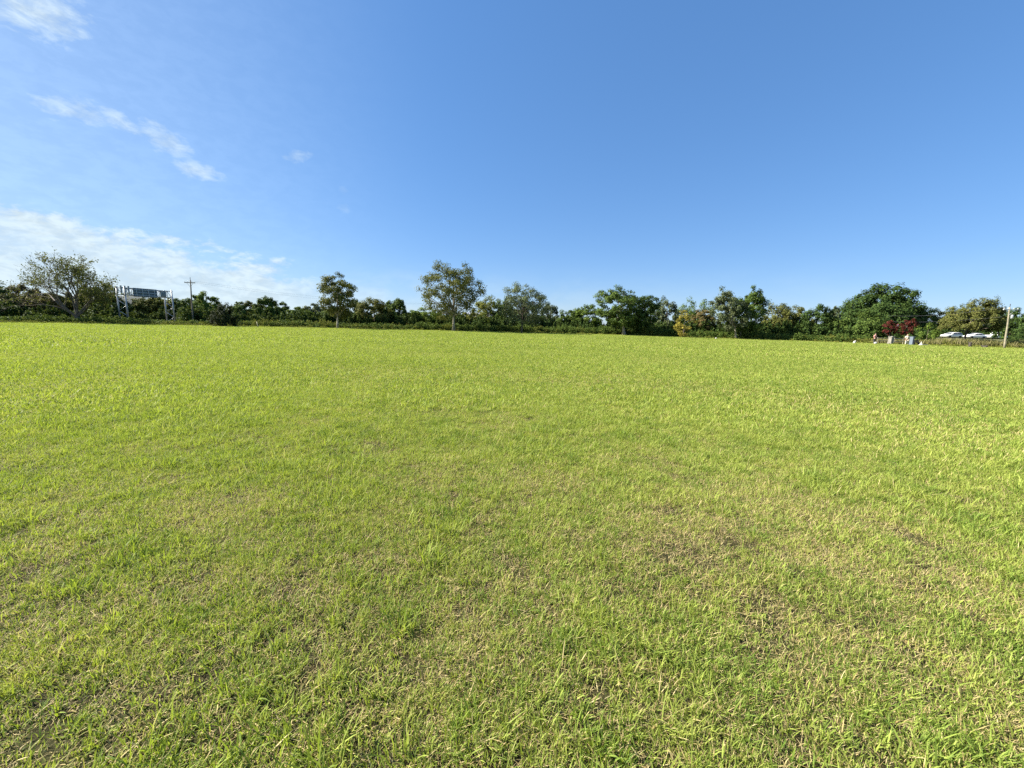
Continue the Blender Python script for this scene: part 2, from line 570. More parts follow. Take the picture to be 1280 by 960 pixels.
def make_grass():
    rng = np.random.default_rng(11)
    variants = []
    classes = {}
    def addv(cls, data):
        classes.setdefault(cls, []).append(len(variants)); variants.append(data)
    for _ in range(8): addv('near', patch(rng, .22, 680, .038, .0037, .31, 15, .04))
    for _ in range(5): addv('nearstraw', patch(rng, .22, 560, .034, .0035, .60, 12, .03))
    for _ in range(5): addv('neargreen', patch(rng, .22, 640, .047, .0040, .20, 13, .08))
    for _ in range(5): addv('thatch', patch(rng, .30, 480, .030, .0034, .90, 26, .0))
    for _ in range(6): addv('tuft', tuft(rng))
    for _ in range(4): addv('mid', patch(rng, 1.1, 4600, .060, .0105, .22, 130, .05))
    for _ in range(3): addv('midstraw', patch(rng, 1.1, 4200, .052, .0095, .42, 110, .03))
    for _ in range(4): addv('far', patch(rng, 3.4, 11000, .070, .028, .24, 420, .05))
    pts, vid, rot, scl = [], [], [], []
    def place(x, y, cls, s):
        for a, b, c, d in zip(x, y, cls, s):
            pts.append((a, b, 0.0)); vid.append(random.choice(classes[c])); rot.append(random.uniform(0, 6.283)); scl.append(d)
    def grid(step, d0, d1, half):
        n = int(d1 * 2 / step)
        gx, gy = np.meshgrid(np.arange(-n, n + 1) * step, np.arange(-n, n + 1) * step)
        gx = gx.ravel() + rng.uniform(-.5, .5, gx.size) * step; gy = gy.ravel() + rng.uniform(-.5, .5, gy.size) * step
        d = np.hypot(gx, gy); a = np.abs(np.arctan2(gx, gy))
        k = (d > d0) & (d < d1) & ((a < half) | (d < 2.5)) & (gy > -1.6)
        return gx[k], gy[k]
    # near field
    x, y = grid(.165, 0, 10.2, R(68))
    n = .6 * vnoise(x, y, .75, 1) + .4 * vnoise(x, y, 2.4, 2)
    dn = np.hypot(x, y)
    n = n - np.clip((dn - 2.6) * .028, 0, .15)
    j = rng.normal(0, .07, len(x))
    cls = np.where(n + j > .60, 'nearstraw', np.where(n + j < .40, 'neargreen', 'near'))
    hh = .66 + .62 * vnoise(x, y, .28, 3) + .1 * rng.random(len(x))
    keep = rng.random(len(x)) < np.clip((dn - 5.5) * .14, 0, .5) + np.clip(1.62 - 1.5 * (.6 * vnoise(x, y, .17, 8) + .4 * vnoise(x, y, .6, 18)), .54, 1)
    place(x[keep], y[keep], cls[keep], hh[keep])
    # dead thatch lying under the live blades
    x, y = grid(.26, 0, 10.4, R(68))
    k = rng.random(len(x)) < np.clip(1.1 - (np.hypot(x, y) - 2.2) * .17, .12, .95)
    x, y = x[k], y[k]
    place(x, y, ['thatch'] * len(x), rng.uniform(.8, 1.25, len(x)))
    # coarse tufts
    x, y = grid(.19, .9, 9.5, R(66))
    q = .62 * vnoise(x, y, 1.1, 4) + .38 * vnoise(x, y, .25, 5)
    k = (q > .63) & (rng.random(len(x)) < .42)
    x, y = x[k], y[k]
    place(x, y, ['tuft'] * len(x), rng.uniform(.5, 1.1, len(x)))
    # mid field
    x, y = grid(.80, 7.4, 30, R(68))
    k = rng.random(len(x)) < np.clip((np.hypot(x, y) - 7.2) / 2.2, 0, 1)
    x, y = x[k], y[k]
    n = .6 * vnoise(x, y, 2.4, 2) + .4 * vnoise(x, y, 5, 6) + rng.normal(0, .06, len(x))
    place(x, y, np.where(n > .64, 'midstraw', 'mid'), .85 + .35 * vnoise(x, y, 1.5, 7))
    # far field, up to the hedge
    x, y = grid(2.5, 28.5, 135, R(70))
    pxs = np.array([proj((a, b, 0))[0] if b > 2 else -999 for a, b in zip(x, y)])
    lim = np.interp(pxs, EDGE_PX, EDGE_D) + 3
    k = (y < lim) & (y > 2)
    x, y = x[k], y[k]
    place(x, y, ['far'] * len(x), .85 + .3 * vnoise(x, y, 6, 9))

    V, Fl, S, At = [], [], [], {'rnd': [], 'straw': [], 'tip': []}
    VI = []; off = 0
    for i, (v, fl, s, rn, st, tp) in enumerate(variants):
        V.append(v); Fl.append(fl + off); S.append(s); off += len(v)
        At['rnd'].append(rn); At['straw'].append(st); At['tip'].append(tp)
        VI.append(np.full(len(v), i))
    nP = len(pts)
    V.append(np.array(pts)); VI.append(np.array(vid) + 1000)
    for k in At: At[k].append(np.zeros(nP))
    attrs = {k: np.concatenate(a) for k, a in At.items()}
    z = np.zeros(off)
    attrs['spin'] = np.concatenate([z, rot]); attrs['size'] = np.concatenate([z + 1, scl])
    attrs['variant'] = np.concatenate(VI)
    me = fast_mesh('grass', np.concatenate(V), np.concatenate(Fl), np.concatenate(S), attrs)
    mat = grass_material()
    o = link('grass', me, mat)
    tag(o, 'mown yellow-green grass covering the whole field, with straw patches and darker tufts', 'grass', None, 'stuff')
    ng = bpy.data.node_groups.new('grass scatter', 'GeometryNodeTree')
    ng.interface.new_socket('Geometry', in_out='INPUT', socket_type='NodeSocketGeometry')
    ng.interface.new_socket('Geometry', in_out='OUTPUT', socket_type='NodeSocketGeometry')
    t = NT(ng)
    gi = t.new('NodeGroupInput'); go = t.new('NodeGroupOutput')
    def named(nm):
        nd = t.new('GeometryNodeInputNamedAttribute'); nd.data_type = 'FLOAT'
        nd.inputs['Name'].default_value = nm
        return nd.outputs['Attribute']
    va, sp, sz = named('variant'), named('spin'), named('size')
    comb = t.new('ShaderNodeCombineXYZ'); t.link(sp, comb.inputs[2])
    jn = t.new('GeometryNodeJoinGeometry')
    def sep(i):
        nd = t.new('GeometryNodeSeparateGeometry'); nd.domain = 'POINT'
        cp = t.new('FunctionNodeCompare'); cp.data_type = 'FLOAT'; cp.operation = 'EQUAL'
        t.link(va, cp.inputs[0]); cp.inputs[1].default_value = float(i)
        cp.inputs['Epsilon'].default_value = 0.1
        t.link(cp.outputs[0], nd.inputs['Selection']); t.link(gi.outputs[0], nd.inputs['Geometry'])
        return nd.outputs['Selection']
    for i in range(len(variants)):
        a, b = sep(i), sep(i + 1000)
        ip = t.new('GeometryNodeInstanceOnPoints')
        t.link(b, ip.inputs['Points']); t.link(a, ip.inputs['Instance'])
        t.link(comb.outputs[0], ip.inputs['Rotation']); t.link(sz, ip.inputs['Scale'])
        t.link(ip.outputs[0], jn.inputs[0])
    t.link(jn.outputs[0], go.inputs[0])
    md = o.modifiers.new('scatter', 'NODES'); md.node_group = ng
    print('grass instances', nP, 'blade verts', off)
make_grass()

# ------------------------------------------------------------------ trees
def unit(rng, n):
    v = rng.normal(0, 1, (n, 3)); return v / np.linalg.norm(v, axis=1)[:, None]

def leaf_quads(pos, size, rng, flat=0.5, out=None):
    n = len(pos)
    nrm = unit(rng, n) * (1.0 if out is None else .75); nrm[:, 2] += flat * (1 if out is None else .5)
    if out is not None: nrm += out
    nrm /= np.linalg.norm(nrm, axis=1)[:, None]
    a = np.cross(nrm, unit(rng, n)); a /= np.linalg.norm(a, axis=1)[:, None] + 1e-9
    b = np.cross(nrm, a)
    s = (size * rng.uniform(.6, 1.35, n))[:, None]
    e = .80
    V = np.stack([pos - a * s * .5, pos - b * s * .5 * e + a * s * .05, pos + a * s * .5 + nrm * s * .1, pos + b * s * .5 * e + a * s * .05], 1)
    idx = (np.arange(n)[:, None] * 4 + np.arange(4)[None]).ravel()
    return V.reshape(-1, 3), idx, np.full(n, 4), np.repeat(rng.random(n), 4)

def leaf_mesh(name, pos, size, rng, flat=.5, out=None):
    V, i, s, r = leaf_quads(pos, size, rng, flat, out)
    return fast_mesh(name, V, i, s, {'rnd': r})

def crown_points(rng, H, Wd, cb, nclump, per, shape, fill=.35):
    """a crown of several lobes, each lobe a cluster of leaf clumps: clump centres, leaf positions, outward directions"""
    nl = max(6, nclump // 9)
    zc = (H + cb) / 2; hz = (H - cb) / 2
    # lobes spread evenly over the envelope
    LC = []
    while len(LC) < nl:
        best, bd = None, -1
        for _ in range(12):
            v = unit(rng, 1)[0] * rng.uniform(.12, .38)
            if shape == 'dome': v[2] = abs(v[2]) * 1.1 - .12
            d_ = min([np.linalg.norm(v - q) for q in LC], default=1)
            if d_ > bd: best, bd = v, d_
        LC.append(best)
    LC = np.array(LC)
    zz = LC[:, 2]
    if shape == 'vase':   wz = .66 + .40 * (zz + .5)
    elif shape == 'oval': wz = 1.0 - .25 * zz
    elif shape == 'cone': wz = 1.1 - .8 * zz
    else: wz = np.ones_like(zz)
    LR = rng.uniform(.44, .60, nl) * (7 / nl) ** .3
    kl = np.arange(nclump) % nl
    u = unit(rng, nclump); u[:, 2] += .18
    rr = (fill + (1 - fill) * rng.random(nclump)) ** .5
    C = LC[kl] * np.stack([wz, wz, np.ones(nl)], 1)[kl] + u * (LR[kl] * rr)[:, None]
    # half of the clumps fill the common body so that the lobes hang together
    body = rng.random(nclump) < (1.0 if shape == 'dome' else .76)
    ub = unit(rng, nclump) * (rng.uniform(.3, 1, nclump) ** (.28 if shape == 'dome' else .45))[:, None] * (.88 if shape == 'dome' else .84)
    ub += rng.normal(0, .035, ub.shape)
    if shape == 'dome': ub[:, 2] = np.where(ub[:, 2] < -.15, -ub[:, 2] * .6, ub[:, 2] * 1.05)
    wb = .80 + .25 * ub[:, 2] if shape == 'vase' else (1 - .35 * ub[:, 2] if shape in ('cone', 'oval') else np.ones(nclump))
    ub[:, 0] *= wb; ub[:, 1] *= wb
    C = np.where(body[:, None], ub, C)
    cr = rng.uniform(.12, .19, nclump) * (60 / max(nclump, 20)) ** .2
    k = np.repeat(np.arange(nclump), per)
    d = unit(rng, len(k)) * (rng.random(len(k)) ** .42)[:, None]
    P = C[k] + d * cr[k][:, None] * np.array([1.1, 1.1, .85])
    P += rng.normal(0, .012, P.shape)
    out = d * .75 + np.where(body[k][:, None], C[k] * .8, (C[k] - LC[kl[k]]) / (LR[kl[k]][:, None] + .01) * .45) + np.array([0, 0, .1])
    # stretch to the measured width and height
    lo, hi = np.quantile(P, .008, axis=0), np.quantile(P, .992, axis=0)
    sc = np.array([Wd, Wd, 2 * hz]) / (hi - lo); of = np.array([0, 0, zc]) - (lo + hi) / 2 * sc
    P = P * sc + of; C = C * sc + of
    P[:, 2] = np.maximum(P[:, 2], .12)
    return C, P, out

def trunk_mesh(mb, rng, H, cb, C, r0, lean=0.0, nlimb=10, fork=.45, sides=7, wob=.04):
    top = Vector((lean * H, 0, H * .82))
    pts, rads = [], []
    n = 9
    for i in range(n):
        f = i / (n - 1)
        pts.append(Vector((lean * H * f ** 1.3 + rng.normal(0, wob) * f * H * .25, rng.normal(0, wob) * f * H * .25, top.z * f - (.05 if i == 0 else 0))))
        rads.append(r0 * (1.45 if i == 0 else 1.0) * (1 - f) ** .8 + .012)
    mb.tube(pts, rads, sides)
    order = rng.permutation(len(C))[:nlimb]
    for k in order:
        e = Vector(C[k])
        f = min(.9, max(.27, (cb / H) * .9 + (e.z / H - cb / H) * fork * rng.uniform(.5, 1.1)))
        j = f * (n - 1); i0 = int(j)
        s = pts[i0].lerp(pts[min(i0 + 1, n - 1)], j - i0)
        L = (e - s).length
        mid = s.lerp(e, .5) + Vector((rng.normal(0, .06), rng.normal(0, .06), rng.uniform(-.02, .12))) * L
        rs = max(.02, r0 * .55 * (1 - f) ** .6)
        mb.tube([s, s.lerp(mid, .55), mid, mid.lerp(e, .6), e], [rs, rs * .8, rs * .6, rs * .4, rs * .15 + .006], 5)
    return pts

def tree(name, label, px, D, top, wpx, leaf, cat='tree', group=None, cb=.25, shape='round', nclump=34, per=122, leafs=0.20,
         bark=None, lean=0.0, nlimb=9, r0=None, base_px=None, seed=None, lx=0.0, rough=0.0, crown_bottom_px=None, fill=.35, hmul=1.0):
    rng = np.random.default_rng(seed if seed is not None else int(px * 13 + top * 7))
    # crown column measured at about two thirds of the height
    x0 = world_x(px, D, 0); H = height_at(x0, D, top)
    for _ in range(3):
        x0 = world_x(px, D, H * .62); H = height_at(x0, D, top)
    H *= hmul
    Wd = wpx * ppm(D) * math.cos(math.atan(x0 / D))      # a wide lens stretches what stands to the side
    bx = x0 if base_px is None else world_x(base_px, D, 0)
    o = thing(name, label, cat, (bx, D, 0), 0, group)
    lx_ = (x0 - bx) + lx
    cbm = H * cb
    C, P, out_ = crown_points(rng, H, Wd, cbm, nclump, per, shape, fill)
    f = np.clip(C[:, 2] / H, 0, 1); C[:, 0] += lx_ * f
    P[:, 0] += lx_ * np.clip(P[:, 2] / H, 0, 1)
    link('crown', leaf_mesh('crown', P, leafs, rng, .5, out_), LEAF[leaf], o)
    mb = MB()
    trunk_mesh(mb, rng, H, cbm, C, r0 if r0 else max(.07, H * .018), lean + lx_ / H * .8, nlimb)
    mb.build('trunk', bark or BARK, o, True)
    return o

def bare_tree(px, D, top, wpx, label):
    """wide spreading tree with thin, half bare twigs"""
    rng = np.random.default_rng(5)
    bx = world_x(px, D, 0); H = height_at(bx, D, top)
    Wd = wpx * ppm(D)
    o = thing('spreading_tree', label, 'tree', (bx, D, 0))
    mb = MB(); tips = []
    def grow(p, d, L, r, depth):
        n = 4; pts = [p]; rs = [r]
        q = p.copy()
        for i in range(n):
            d = (d + Vector(rng.normal(0, .085, 3)) + Vector((0, 0, .03 if depth < 3 else -.02))).normalized()
            q = q + d * (L / n); pts.append(q.copy()); rs.append(r * (1 - .5 * (i + 1) / n))
        mb.tube(pts, rs, 6 if depth < 3 else 4, cap=False)
        if depth >= 3: tips.extend(pts[1:])
        if depth >= 5: return
        nb = 3 if depth < 4 else 4
        for k in range(nb):
            f = 1.0 if k == 0 else rng.uniform(.35, .95)
            s = pts[int(round(f * n))]
            ax = Vector(rng.normal(0, 1, 3)); ax = (ax - d * ax.dot(d)).normalized()
            nd = (d * math.cos(.5) + ax * math.sin(.5) * rng.uniform(.7, 1.5)).normalized()
            nd = (nd + Vector((nd.x * .25, 0, .06))).normalized()
            grow(s, nd, L * rng.uniform(.62, .82), max(.012, r * (.5 if k else .58)), depth + 1)
    mb.tube([(0, 0, -.05), (.05, 0, .5), (0, 0, 1.1)], [.42, .30, .27], 8)
    s = Vector((0, 0, 1.0))
    for d, L, r in (((-.92, .1, .62), 4.4, .17), ((-.62, -.3, .9), 4.2, .15), ((-.2, .2, 1), 4.0, .17), ((.16, -.1, 1), 4.2, .19), ((.5, .25, .85), 3.9, .16), ((.85, 0, .65), 3.4, .12), ((-.45, .5, .9), 3.8, .13)):
        grow(s, Vector(d).normalized(), L * H / 10.6, r, 1)
    T = np.array([tuple(v) for v in tips])
    # bring the twigs to the measured height and width
    zs = H / np.quantile(T[:, 2], .985); xs = Wd / (np.quantile(T[:, 0], .985) - np.quantile(T[:, 0], .015))
    xo = -(np.quantile(T[:, 0], .985) + np.quantile(T[:, 0], .015)) / 2 * xs
    off = world_x(85, D, H * .6) - bx
    def fit(v):
        f = min(1, max(0, v[2] / H))
        return (v[0] * (1 + (xs - 1) * f) + (xo + off) * f, v[1], v[2] * (1 + (zs - 1) * f))
    mb.v = [fit(v) for v in mb.v]
    T = np.array([fit(v) for v in T])
    mb.build('trunk', BARK, o, True)
    keep = T[rng.random(len(T)) < np.where(T[:, 0] > -1.5, .72, .24)]
    P = np.repeat(keep, 4, 0); P = P + rng.normal(0, .19, P.shape)
    link('crown', leaf_mesh('crown', P, .20, rng), LEAF['olive'], o)
    return o

bare_tree(97, 63, 324, 108, 'half bare spreading tree with thin olive leaves beside the road gantry')
tree('poplar_tree', 'slender upright tree with ragged olive crown and pale straight trunk', 424, 73, 343, 43, 'olive', cb=.22, shape='vase', nclump=110, per=108, leafs=0.23, bark=BARK_PALE, base_px=422, nlimb=18, r0=.17, fill=.5)
tree('elm_tree', 'tallest tree in the field, open crown browning on its left side', 566, 78, 331, 73, 'olive', cb=.20, shape='round', nclump=190, per=92, leafs=0.24, bark=BARK_PALE, base_px=567, nlimb=26, r0=.24, fill=.45)
tree('ash_tree', 'grey green field tree with feathery crown right of the tallest tree', 656, 77, 356, 58, 'grey', cb=.18, shape='round', nclump=120, per=96, leafs=0.22, base_px=652, nlimb=24, r0=.17, fill=.45)
tree('oak_tree', 'broad dark green tree with short white lit trunk at the field edge', 768, 81, 361, 54, 'mid', cb=.2, shape='round', nclump=140, per=112, leafs=0.26, bark=BARK_PALE, base_px=780, nlimb=14, r0=.32)
tree('maple_tree', 'rounded dark tree touching the right side of the broad white trunked tree', 802, 83, 371, 42, 'dark', cb=.15, shape='round', nclump=110, per=111, leafs=0.26, nlimb=10, r0=.16, base_px=797)
tree('willow_tree', 'grey leaved tree with thin airy top, left half of the twin trunked pair', 904, 74, 363, 44, 'grey', cb=.2, shape='oval', nclump=115, per=95, leafs=0.23, bark=BARK_PALE, base_px=920, nlimb=18, r0=.16, fill=.45)
tree('sycamore_tree', 'full green tree, right half of the twin trunked pair', 943, 75, 362, 44, 'mid', cb=.17, shape='oval', nclump=130, per=108, leafs=0.25, bark=BARK_PALE, base_px=924, nlimb=14, r0=.17)
tree('live_oak_tree', 'huge dense dark green dome shaped tree behind the red leaved trees', 1101, 122, 360, 104, 'dark', cb=.06, shape='dome', nclump=330, per=190, leafs=.46, nlimb=12, r0=.4, bark=BARK_DARK)
tree('hawthorn_tree', 'wide olive tree with several forked trunks in front of white cars', 1219, 67, 376, 80, 'khaki', cb=.36, shape='dome', nclump=170, per=101, leafs=0.21, base_px=1203, nlimb=26, r0=.17, bark=BARK, fill=.4)
tree('crape_myrtle', 'small red leaved tree standing over the stone pillar', 1113, 69, 401, 18, 'red', cb=.40, shape='round', nclump=30, per=55, leafs=.19, nlimb=8, r0=.06)
tree('crape_myrtle', 'small red leaved tree standing over the person in cream clothes', 1133, 69, 399, 25, 'red', cb=.40, shape='round', nclump=36, per=55, leafs=.19, nlimb=8, r0=.07)
tree('yellow_bush', 'round golden yellow bush in the hedge line', 856, 75, 388, 28, 'gold', 'bush', cb=.05, shape='round', nclump=26, per=75, leafs=.22, nlimb=6, r0=.06)
tree('dark_bush', 'near black dense bush standing alone right of the wooden pole', 277, 66, 380, 33, 'shade', 'bush', cb=.0, shape='dome', nclump=44, per=110, leafs=.20, nlimb=6, r0=.08, bark=BARK_DARK)
tree('green_bush', 'low bright green bush right of the red leaved trees', 1160, 70, 404, 32, 'bright', 'bush', cb=.02, shape='dome', nclump=30, per=75, leafs=.2, nlimb=5, r0=.05)

# trees of the wood behind the hedge: column, top, width, extra distance, leaves, crown shape, label
WOOD = [
    (-12, 352, 44, 12, 'dark', 'round', 'dark tree cut by the left picture edge above the blue car'),
    (24, 358, 30, 15, 'rust', 'round', 'brownish tree between the dark edge tree and the spreading tree'),
    (52, 365, 32, 10, 'rust', 'dome', 'low reddish olive tree under the left twigs of the spreading tree'),
    (78, 368, 30, 14, 'olive', 'round', 'olive tree behind the forked limbs of the spreading tree'),
    (112, 360, 30, 13, 'olive', 'round', 'olive tree behind the right twigs of the spreading tree'),
    (136, 358, 24, 26, 'dark', 'oval', 'dark tree touching the left leg of the road gantry'),
    (174, 378, 22, 26, 'dark', 'round', 'dark low tree under the left end of the big sign'),
    (188, 372, 24, 26, 'olive', 'round', 'olive tree right under the middle of the big sign'),
    (206, 374, 20, 26, 'yellow', 'round', 'yellowish tree behind the right leg of the gantry'),
    (225, 376, 22, 26, 'mid', 'oval', 'green tree between gantry and wooden pole'),
    (244, 372, 22, 14, 'mid', 'round', 'green tree directly behind the wooden pole with its cross arm'),
    (259, 368, 24, 12, 'bright', 'round', 'fresh green tree rising just right of the wooden pole'),
    (298, 380, 20, 9, 'mid', 'oval', 'small green tree at the right side of the near black bush'),
    (313, 379, 20, 12, 'olive', 'round', 'olive tree behind the pale leaning stake'),
    (334, 374, 22, 10, 'mid', 'cone', 'pointed green tree right of the pale leaning stake'),
    (353, 380, 22, 13, 'mid', 'round', 'round green tree next to the pointed one'),
    (374, 386, 20, 11, 'bright', 'round', 'low fresh green tree left of the slender upright tree'),
    (394, 382, 22, 14, 'grey', 'round', 'bluish green tree touching the slender upright tree on its left'),
    (416, 386, 22, 12, 'mid', 'round', 'green tree behind the pale trunk of the slender upright tree'),
    (446, 377, 20, 13, 'dark', 'round', 'dark tree at the right side of the slender upright tree'),
    (468, 375, 28, 9, 'olive', 'round', 'yellowish olive tree midway between the slender and tallest trees'),
    (486, 379, 18, 12, 'mid', 'oval', 'dark green tree second left of the low gap'),
    (499, 376, 16, 10, 'mid', 'cone', 'narrow tree with bright tip just left of the low gap'),
    (517, 390, 20, 18, 'bright', 'round', 'small distant green tree filling the low gap'),
    (536, 387, 24, 10, 'bright', 'round', 'fresh green tree under the left side of the tallest tree'),
    (562, 388, 24, 14, 'dark', 'round', 'dark tree behind the trunk of the tallest tree'),
    (586, 389, 20, 12, 'yellow', 'oval', 'yellow green tree at the right foot of the tallest tree'),
    (613, 373, 24, 16, 'yellow', 'round', 'bright yellow green tree beside the white house'),
    (632, 376, 22, 13, 'mid', 'round', 'green tree at the left side of the feathery grey green tree'),
    (658, 384, 30, 10, 'dark', 'round', 'dark tree behind the feathery grey green tree'),
    (688, 381, 20, 14, 'grey', 'oval', 'pale grey tree at the right side of the feathery tree'),
    (708, 390, 20, 12, 'mid', 'round', 'low green tree at the dip in the treeline'),
    (720, 388, 16, 15, 'dark', 'cone', 'pointed dark tree just right of the dip in the treeline'),
    (734, 383, 24, 10, 'bright', 'round', 'fresh green tree left of the broad white trunked tree'),
    (818, 376, 18, 14, 'dark', 'cone', 'narrow dark tree right of the rounded dark tree'),
    (834, 374, 20, 12, 'grey', 'oval', 'greyish tree behind the golden bush on its left'),
    (868, 377, 34, 16, 'bright', 'dome', 'fresh green round tree rising behind the golden bush'),
    (879, 389, 20, 8, 'rust', 'round', 'reddish olive small tree right of the golden bush'),
    (972, 382, 28, 10, 'olive', 'round', 'light olive tree right of the twin trunked pair'),
    (995, 386, 24, 13, 'olive', 'round', 'olive tree second right of the twin trunked pair'),
    (1021, 384, 30, 9, 'dark', 'round', 'dark round tree in the gap before the huge dome tree'),
    (1041, 386, 11, 15, 'grey', 'oval', 'thin pale sapling in the sky gap beside the huge dome tree'),
    (1048, 400, 24, 8, 'mid', 'dome', 'low green tree at the left foot of the huge dome tree'),
    (1080, 391, 36, 7, 'mid', 'dome', 'mid green low tree in front of the huge dome tree'),
    (1156, 389, 24, 54, 'mid', 'round', 'green tree right of the huge dome tree'),
    (1174, 389, 26, 54, 'olive', 'round', 'olive tree between dome tree and forked olive tree'),
    (1198, 384, 26, 54, 'grey', 'round', 'greyish tree behind the left side of the forked olive tree'),
    (1238, 376, 28, 54, 'grey', 'oval', 'tall greyish tree behind the right side of the forked olive tree'),
    (1228, 388, 30, 54, 'olive', 'round', 'olive tree behind the middle white car'),
    (1266, 388, 26, 32, 'dark', 'round', 'dark tree behind the leaning pale pole'),
    (1294, 386, 34, 22, 'dark', 'round', 'bluish dark tree cut by the right picture edge'),
]
for i, (px, top, w, dd, lf, shp, lab) in enumerate(WOOD):
    D = edge(px) + dd
    big = w > 20
    tree('woodland_tree', lab, px, D, top - 1.5, w * 1.42 * (1 + .22 * min(1, abs(px - 640) / 640)), lf, 'tree', 'trees of the wood behind the hedge', cb=.03, shape=shp,
         nclump=84 if big else 60, per=112, leafs=.26, nlimb=7, fill=.2, seed=200 + i, bark=BARK_DARK)

def leafy_strip(name, label, cat, leafs_, leaf, seed, specs):
    """low growth following the field's edge; specs: (px0, px1, offset0, offset1, height range, clumps)"""
    rng = np.random.default_rng(seed); P = []
    for p0, p1, o0, o1, h0, h1, n in specs:
        for _ in range(n):
            px = rng.uniform(p0, p1); D = edge(px) + rng.uniform(o0, o1)
            x = world_x(px, D, 0)
            h = rng.uniform(h0, h1) * (.6 + .8 * vnoise(np.array([x]), np.array([D]), 3.0, seed)[0])
            r = rng.uniform(.35, .75)
            k = int(26 + 44 * h)
            q = rng.normal(0, 1, (k, 3)) * np.array([r * .55, r * .5, 0])
            q[:, 2] = h * rng.random(k) ** .7 * np.exp(-(q[:, 0] ** 2 + q[:, 1] ** 2) / (r * r * 1.2))
            q += np.array([x, D, .04]); P.append(q)
    o = link(name, leaf_mesh(name, np.concatenate(P), leafs_, rng, .6), LEAF[leaf])
    return tag(o, label, cat, None, 'stuff')

leafy_strip('undergrowth', 'low dark green brambles and weeds along the whole field edge', 'undergrowth', .20, 'mid', 31,
            [(-120, 330, 1.0, 5, .5, 1.1, 620), (330, 520, .8, 5, .6, 1.3, 420), (520, 1060, .6, 5, 1.0, 1.7, 1500), (1060, 1160, 2.5, 6, .7, 1.2, 160), (1160, 1340, 2.5, 5, .5, .95, 240)])
leafy_strip('weeds', 'pale olive weeds tipping the hedge along the far field edge', 'weeds', .17, 'yellow', 37,
            [(300, 1060, .8, 3, .7, 1.5, 520), (1040, 1340, 1.2, 4, .6, 1.0, 420), (-120, 300, .6, 3, .3, .7, 200), (-120, 1340, -.9, .8, .15, .45, 420)])
leafy_strip('distant_woods', 'far dark green wood closing the gaps behind the trees', 'woods', .55, 'dark', 41,
            [(-250, 1140, 32, 48, 3.0, 4.4, 1000), (1140, 1600, 60, 76, 4.4, 5.8, 260)])
# shaded thicket between hedge and wood
leafy_strip('thicket', 'dark thicket under the trees of the wood', 'thicket', .34, 'dark', 43,
            [(-150, 145, 5, 12, 1.6, 3.0, 420), (140, 225, 20, 30, 1.6, 2.6, 220), (225, 1060, 5, 12, 1.8, 3.3, 1600), (1060, 1150, 6, 10, 1.2, 2.2, 160), (1262, 1400, 10, 22, 2, 3, 160), (1040, 1165, 22, 34, 2.2, 3.2, 200), (1165, 1300, 44, 54, 3.2, 4.6, 320)])

# tall dry grass along the right part of the edge
def dry_grass():
    rng = np.random.default_rng(3)
    n = 15000
    px = rng.uniform(1035, 1345, n); D = np.array([edge(p) for p in px]) + rng.uniform(.7, 7.5, n)
    x = np.array([world_x(p, d, 0) for p, d in zip(px[::30], D[::30])])
    x = (px - CX) / F * D * float(np.mean(x / ((px[::30] - CX) / F * D[::30])))
    g = vnoise(x, D, 2.2, 12)
    k = g > .32
    base = np.stack([x, D], 1)[k]; m = len(base)
    v, fl, s, rn, st, tp = blades(base, (.45 + .55 * g[k] + .42 * np.clip((px[k] - 1150) / 25, 0, 1)) * rng.uniform(.7, 1.3, m), rng.uniform(.03, .07, m), rng.uniform(0, 6.28, m), np.abs(rng.normal(.15, .15, m)), rng.uniform(.02, .3, m), rng.random(m), rng)
    me = fast_mesh('tall_grass', v, fl, s, {'rnd': rn})
    mat = leaf_mat('tall dry grass', (.13, .135, .045), (.22, .205, .085), (.33, .29, .15), .3)
    o = link('tall_grass', me, mat)
    tag(o, 'tall straw tinted grass in front of the parked white cars', 'tall grass', None, 'stuff')
dry_grass()

# ------------------------------------------------------------------ distant hill
def hill():
    D = 5200.0
    n, mrow = 90, 14
    px = np.linspace(-500, 330, n)
    V = []
    prof = np.interp(px, [-500, -200, 0, 90, 160, 215, 280, 330], [20, 40, 90, 170, 232, 190, 60, 0])
    prof = prof + 14 * np.sin(px * .05) + 9 * np.sin(px * .13 + 1)
    prof = np.maximum(prof, 0) * np.clip((330 - px) / 60, 0, 1)
    for j in range(mrow):
        f = j / (mrow - 1)
        for i in range(n):
            d = D + (f - .5) * 2200
            V.append(((px[i] - CX) / F * D * 1.02 + 90 * math.sin(f * 9 + i * .4), d, prof[i] * math.sin(math.pi * f) ** .8 * (1 + .08 * math.sin(i * .9 + f * 11)) - 3))
    fs = []
    for j in range(mrow - 1):
        for i in range(n - 1):
            a = j * n + i; fs += [a, a + 1, a + 1 + n, a + n]
    me = fast_mesh('hills', np.array(V), np.array(fs), np.full((mrow - 1) * (n - 1), 4), smooth=True)
    o = link('hills', me, solid('wooded hill', (.018, .030, .030), .95, var=.3, scale=.01))
    o['kind'] = 'structure'
hill()

def haze():
    mb = MB(); mb.box((0, 0, 149), (15200, 15200, 300))
    m = bpy.data.materials.new('haze'); m.use_nodes = True; m.node_tree.nodes.clear()
    t = NT(m.node_tree); out = t.new('ShaderNodeOutputMaterial')
    v = t.new('ShaderNodeVolumePrincipled')
    v.inputs['Color'].default_value = (.80, .90, 1.0, 1)
    v.inputs['Density'].default_value = HAZE
    v.inputs['Anisotropy'].default_value = .3
    t.link(v.outputs[0], out.inputs['Volume'])
    o = mb.build('haze', m); o['kind'] = 'stuff'
    tag(o, 'thin bluish summer haze in front of the distant hills', 'haze', None, 'stuff')
HAZE = 0
if HAZE: haze()

